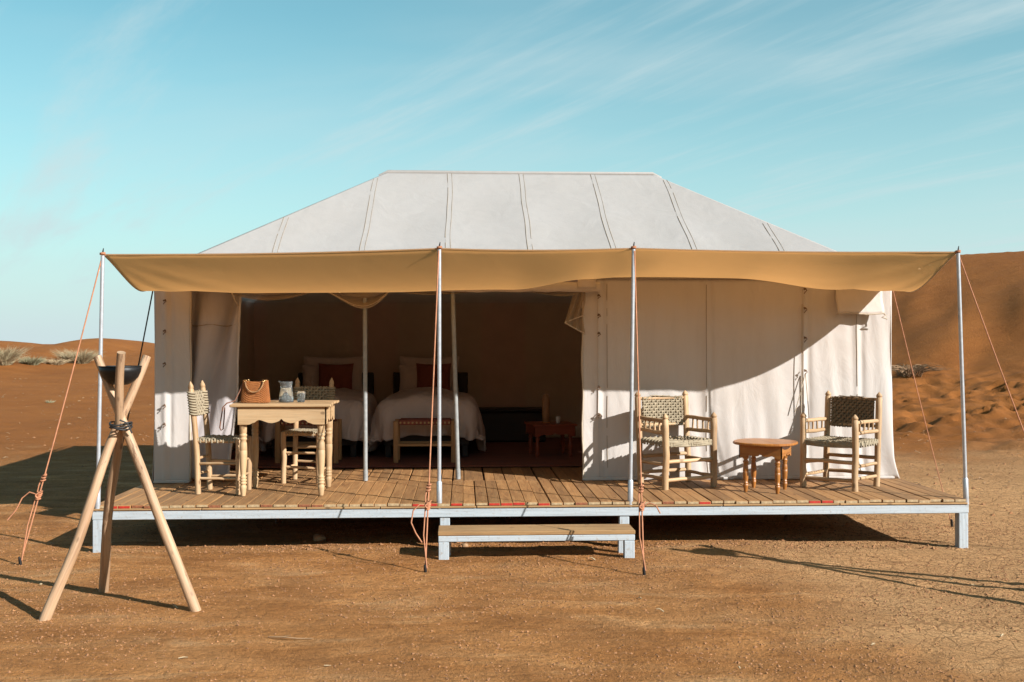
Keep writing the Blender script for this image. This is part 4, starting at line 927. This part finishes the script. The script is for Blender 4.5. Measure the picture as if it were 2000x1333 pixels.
# ------------------------------------------------------------------ beds and the rest inside
def pillow(name, label, loc, w, h, t, tilt, mat, cat, group, rz=0.0):
    m = MB()
    def f(u, v, sg):
        x, y = u*2-1, v*2-1; th = max(0, (1-abs(x)**3.2))**.6*max(0, (1-abs(y)**3.2))**.6
        k = 1-0.07*(1-abs(x)**2)*abs(y)**4; k2 = 1-0.07*(1-abs(y)**2)*abs(x)**4
        return Vector((x*w/2*k2, sg*t/2*th+0.006*N(x*3, y*3, w), y*h/2*k))
    m.grid(lambda u, v: f(u, v, -1), 22, 18); m.grid(lambda u, v: f(1-u, v, 1), 22, 18)
    o = m.build(name, mat, None, label=label, category=cat, group=group); o.location = loc; o.rotation_euler = (radians(tilt), 0, rz); return o
def bed(xc, which, seed):
    o = thing('bed', f'{which} of two single beds inside the dark tent', 'bed', (xc, 0, DZ), 0, 'single beds inside the tent'); y0, y1 = 2.98, 4.98
    MB().box((0, (y0+y1)/2, 0.22), (0.88, y1-y0, 0.16)).build('frame', 'dark_wood', o)
    MB().box((0, (y0+y1)/2, 0.39), (0.86, y1-y0-.02, 0.2), None, 0.05).build('mattress', 'bedding', o)
    MB().box((-.02, y1+.05, 0.42), (0.92, 0.06, 0.84), None, 0.01).build('headboard', 'dark_wood', o)
    for sx in (-1, 1):
        for y in (y0+.05, y1-.05): MB().box((sx*.4, y, .07), (.06, .06, .14)).build('leg', 'dark_wood', o)
    def dv(u, v):
        X = lerp(-1.08, 1.08, u); Y = lerp(y0-.42, 4.5, v); hx = 0.40; ya = y0+.04
        nx_ = max(-hx, min(hx, X)); ny_ = max(ya, Y); ox, oy = X-nx_, Y-ny_; t = math.hypot(ox, oy); top = 0.60+0.05*sin(pi*(X/hx*.5+.5))*(abs(X) < hx)
        puff = 0.05*N(X*2.2, Y*1.6, seed)+0.03*N(X*5, Y*4, seed)+0.012*N(X*11, Y*9, seed)
        if t < 1e-6: return Vector((X, Y, top+puff))
        dxn, dyn = ox/t, oy/t; tm = 0.60 if oy == 0 else 0.46; tt = min(t, tm)
        per = (Y*1.0 if oy == 0 else X); fold = 0.030*sin(per*13+seed)+0.045*N(per*5, tt*3, seed)+0.02*N(per*11, tt*6, seed)
        rr_ = 0.11; a = min(tt/rr_, pi/2); outw = rr_*sin(a)*0.9; dn = rr_*(1-cos(a))+max(0, tt-rr_*pi/2)
        outw += (0.16*(dn) + fold*min(1, dn*3)); z = top+puff-dn
        return Vector((nx_+dxn*outw, ny_+dyn*outw, max(z, 0.075)))
    du = MB().grid(dv, 90, 90).build('duvet', 'bedding', None, 0.025, label=f'rumpled pale duvet draped over the {which} bed', category='duvet', group='duvets on the beds'); du.location = (xc, 0, DZ)
    pillow('pillow', f'white square pillow leaning on the headboard of the {which} bed', (xc-.03, 4.83, DZ+.80), 0.74, 0.50, 0.17, -14, 'bedding', 'pillow', 'white pillows on the beds')
    pillow('pillow', f'white pillow behind the cushion on the {which} bed', (xc-.12, 4.69, DZ+.75), 0.55, 0.40, 0.15, -18, 'bedding', 'pillow', 'white pillows on the beds')
    pillow('cushion', f'square red cushion leaning on the pillows of the {which} bed', (xc+.03, 4.56, DZ+.76), 0.42, 0.42, 0.13, -16, 'red_cloth', 'cushion', 'red cushions on the beds')
    b = thing('bench', f'wooden bench with dark woven seat at the foot of the {which} bed', 'bench', (xc, 2.62, DZ), 0, 'benches at the foot of the beds')
    for sx in (-1, 1):
        for sy in (-1, 1): MB().box((sx*.285, sy*.14, .215), (.048, .048, .43)).build('leg', 'bench_wood', b)
        MB().box((sx*.285, 0, .17), (.025, .24, .025)).build('rail', 'bench_wood', b)
    for sy in (-1, 1): MB().box((0, sy*.14, .19), (.525, .025, .025)).build('rail', 'bench_wood', b)
    m = MB(); m.box((0, 0, .415), (.522, .30, .05), None, .015); st_ = m.build('seat', 'red_cloth', b)
    m = MB()
    for q in range(13):
        for sy in (-1,): m.box((-.24+.04*q, sy*.151, .412), (.017, .006, .02), None, .003)
    m.build('trim', 'dots', st_)
bed(-1.53, 'left', 2.0); bed(-0.37, 'right', 7.0)
rtb = small_table('red_table', 'red painted side table inside the tent right of the beds', (0.93, 3.08, DZ), radians(8), 0.175, 0.36, 0.235, 'red_wood', False)
lp = thing('table_lamp', 'tall rounded clay lamp standing on the red side table', 'lamp', (0.885, 3.10, DZ+.36))
MB().lathe([(0.030, 0), (0.038, 0.006), (0.040, 0.09), (0.042, 0.2), (0.040, 0.26), (0.030, 0.292), (0.012, 0.305), (0.0, 0.307)], n=20).build('shade', 'clay', lp)
MB().lathe([(0.048, 0), (0.048, 0.008), (0.034, 0.012)], n=20).build('base', 'honey', lp)
cu_ = thing('cup', 'small white cup on the red side table beside the lamp', 'cup', (1.005, 3.02, DZ+.36)); MB().lathe([(0.018, 0), (0.022, 0.004), (0.025, 0.07), (0.022, 0.07), (0.018, 0.008), (0.0, 0.007)], n=16).build('body', 'porcelain', cu_)
ch = thing('storage_chest', 'dark low chest standing inside the tent right of the beds', 'chest', (0.60, 4.75, DZ)); MB().box((0, 0, .20), (.80, .42, .36), None, .02).build('body', 'dark_wood', ch); MB().box((0, 0, .40), (.82, .44, .03), None, .012).build('lid', 'dark_wood', ch)

# ------------------------------------------------------------------ plants, stones, litter
def shrub(label, x, y, rad, hgt, n, mat, group, flat=0.0, seed=1):
    q = random.Random(seed); m = MB(); z0 = terrain(x, y)
    for i in range(n):
        a = q.uniform(0, 2*pi); ln = hgt*q.uniform(.55, 1.1); lean = q.uniform(.05, 1.0)**.8*rad*(1 if not flat else 1.3); b0 = q.uniform(0, rad*.35)
        p0 = Vector((b0*cos(a+q.uniform(-1, 1)), b0*sin(a), -0.03)); pts = [p0]; cv = q.uniform(.4, 1.2)
        for k in range(1, 5):
            t = k/4; pts.append(p0+Vector((cos(a)*lean*t**1.2, sin(a)*lean*t**1.2, ln*(t-0.25*cv*t*t) if not flat else ln*(t-.72*t*t)+.03)) + Vector((q.uniform(-1, 1), q.uniform(-1, 1), q.uniform(-1, 1)))*0.03*t*hgt*2)
        w = (0.006 if not flat else .009)*q.uniform(.6, 1.4); m.tube(pts, [w, w*.9, w*.8, w*.6, w*.25], 3, cap=False)
    o = m.build('desert_shrub', mat, None, label=label, category='shrub', group=group); o.location = (x, y, z0); return o
gp = 'dry shrubs on the dunes'
shrub('largest pale dry shrub at the left edge of the picture', -12.8, 21.6, 0.70, 0.60, 560, 'shrub', gp, seed=2)
shrub('small grey green shrub between two pale ones on the left dune', -12.31, 22.5, 0.38, 0.30, 320, 'green_shrub', gp, seed=3)
shrub('faint low pale tuft right of the small grey green shrub', -11.95, 23.3, 0.45, 0.22, 240, 'straw', gp, seed=8)
shrub('pale rounded dry shrub on the left dune behind the orange rope', -11.6, 24.2, 0.68, 0.52, 600, 'shrub', gp, seed=4)
shrub('tiny sprig on the left slope below the shrubs', -8.37, 13.67, 0.10, 0.10, 50, 'green_shrub', gp, seed=5)
shrub('sprawling dead brown bush right behind the tent wall', 9.85, 14.6, 0.62, 0.66, 120, 'dead', gp, flat=1, seed=6)
def litter(name, n, area, mat, seed, l0, l1):
    q = random.Random(seed); m = MB()
    for i in range(n):
        x, y = area(q); z = terrain(x, y); a = q.uniform(0, pi); ln = q.uniform(l0, l1); cl = q.choice((1, 1, 3))
        for k in range(cl):
            b = a+q.uniform(-.8, .8); d = Vector((cos(b), sin(b)*.6, q.uniform(0, .35)))*ln; p = Vector((x, y, z+.006)); mid = p+d*.5+Vector((0, 0, q.uniform(0, .2)*ln))
            m.tube([p, mid, p+d], [.004, .0045, .002] if l1 < .2 else [.006, .007, .003], 3, cap=False)
    return m.build(name, mat, None, kind='stuff')
litter('dry_grass', 600, lambda q: (q.uniform(-19, -3.6), 6+q.random()**1.4*13), 'litter', 11, .012, .075)
litter('dry_grass', 200, lambda q: (q.uniform(5, 14), q.uniform(3.2, 9)), 'litter', 12, .015, .09)
litter('straw_litter', 40, lambda q: (q.uniform(-4, 5), q.uniform(-4.4, -.4)), 'straw', 13, .015, .05)
def pebbles(name, n, area, smin, smax, seed):
    q = random.Random(seed); V = []; F = []
    for i in range(n):
        x, y = area(q); s = smin*(smax/smin)**(q.random()**2.4); z = terrain(x, y); r = [s*q.uniform(.6, 1.25) for _ in range(6)]; a = q.uniform(0, 6.28); o = len(V)
        for k in range(4): V.append((x+r[k]*cos(a+k*pi/2), y+r[k]*sin(a+k*pi/2), z+s*.12))
        V += [(x+q.uniform(-.3, .3)*s, y+q.uniform(-.3, .3)*s, z+s*q.uniform(.5, .95)), (x, y, z-s*.4)]
        F += [(o+k, o+(k+1) % 4, o+4) for k in range(4)]
    m = MB(); m.add(V, F, smooth=False); return m.build(name, 'clod', None, kind='stuff')
def near(q):
    while True:
        x, y = q.uniform(-4.2, 5.2), q.uniform(-4.9, 1.2)
        if N(x*.7, y*.9, 5)+.5*N(x*2.2, y*2.6, 1) > q.uniform(-.5, .55): return x, y
pebbles('gravel', 62000, near, .002, .012, 21)
pebbles('gravel', 1400, lambda q: (q.uniform(-2.8, 3.9), .05+abs(q.gauss(0, .2))-.1), .004, .022, 22)
pebbles('gravel', 2600, lambda q: (q.uniform(4, 14) if q.random() < .6 else q.uniform(-14, -3), q.uniform(1, 9)), .006, .03, 23)
def stone(x, y, s, label, seed):
    q = random.Random(seed); m = MB()
    m.grid(lambda u, v: Vector((cos(2*pi*u)*sin(pi*v), sin(2*pi*u)*sin(pi*v), -cos(pi*v)*.62))*s*(1+.3*N(cos(2*pi*u)*1.3+seed, sin(2*pi*u)*1.3, v*3)), 14, 9)
    o = m.build('stone', 'stone', None, label=label, category='stone'); o.location = (x, y, terrain(x, y)+s*.3)
stone(-1.13, 0.42, 0.05, 'small brown stone under the deck front left of the step', 3)
stone(0.02, 0.1, 0.03, 'small clod of earth at the deck edge by the step post', 5)
tw = MB(); tw.tube([(0, 0, .008), (.07, -.025, .014), (.16, -.035, .008), (.24, -.03, .006)], [.004, .005, .004, .002], 5); tw.tube([(.07, -.025, .014), (.12, -.012, .02)], [.003, .001], 4)
o = tw.build('twig', 'dead', None, label='thin dark twig lying on the bare ground in the foreground', category='twig'); o.location = (-1.02, -2.32, terrain(-1.0, -2.3))
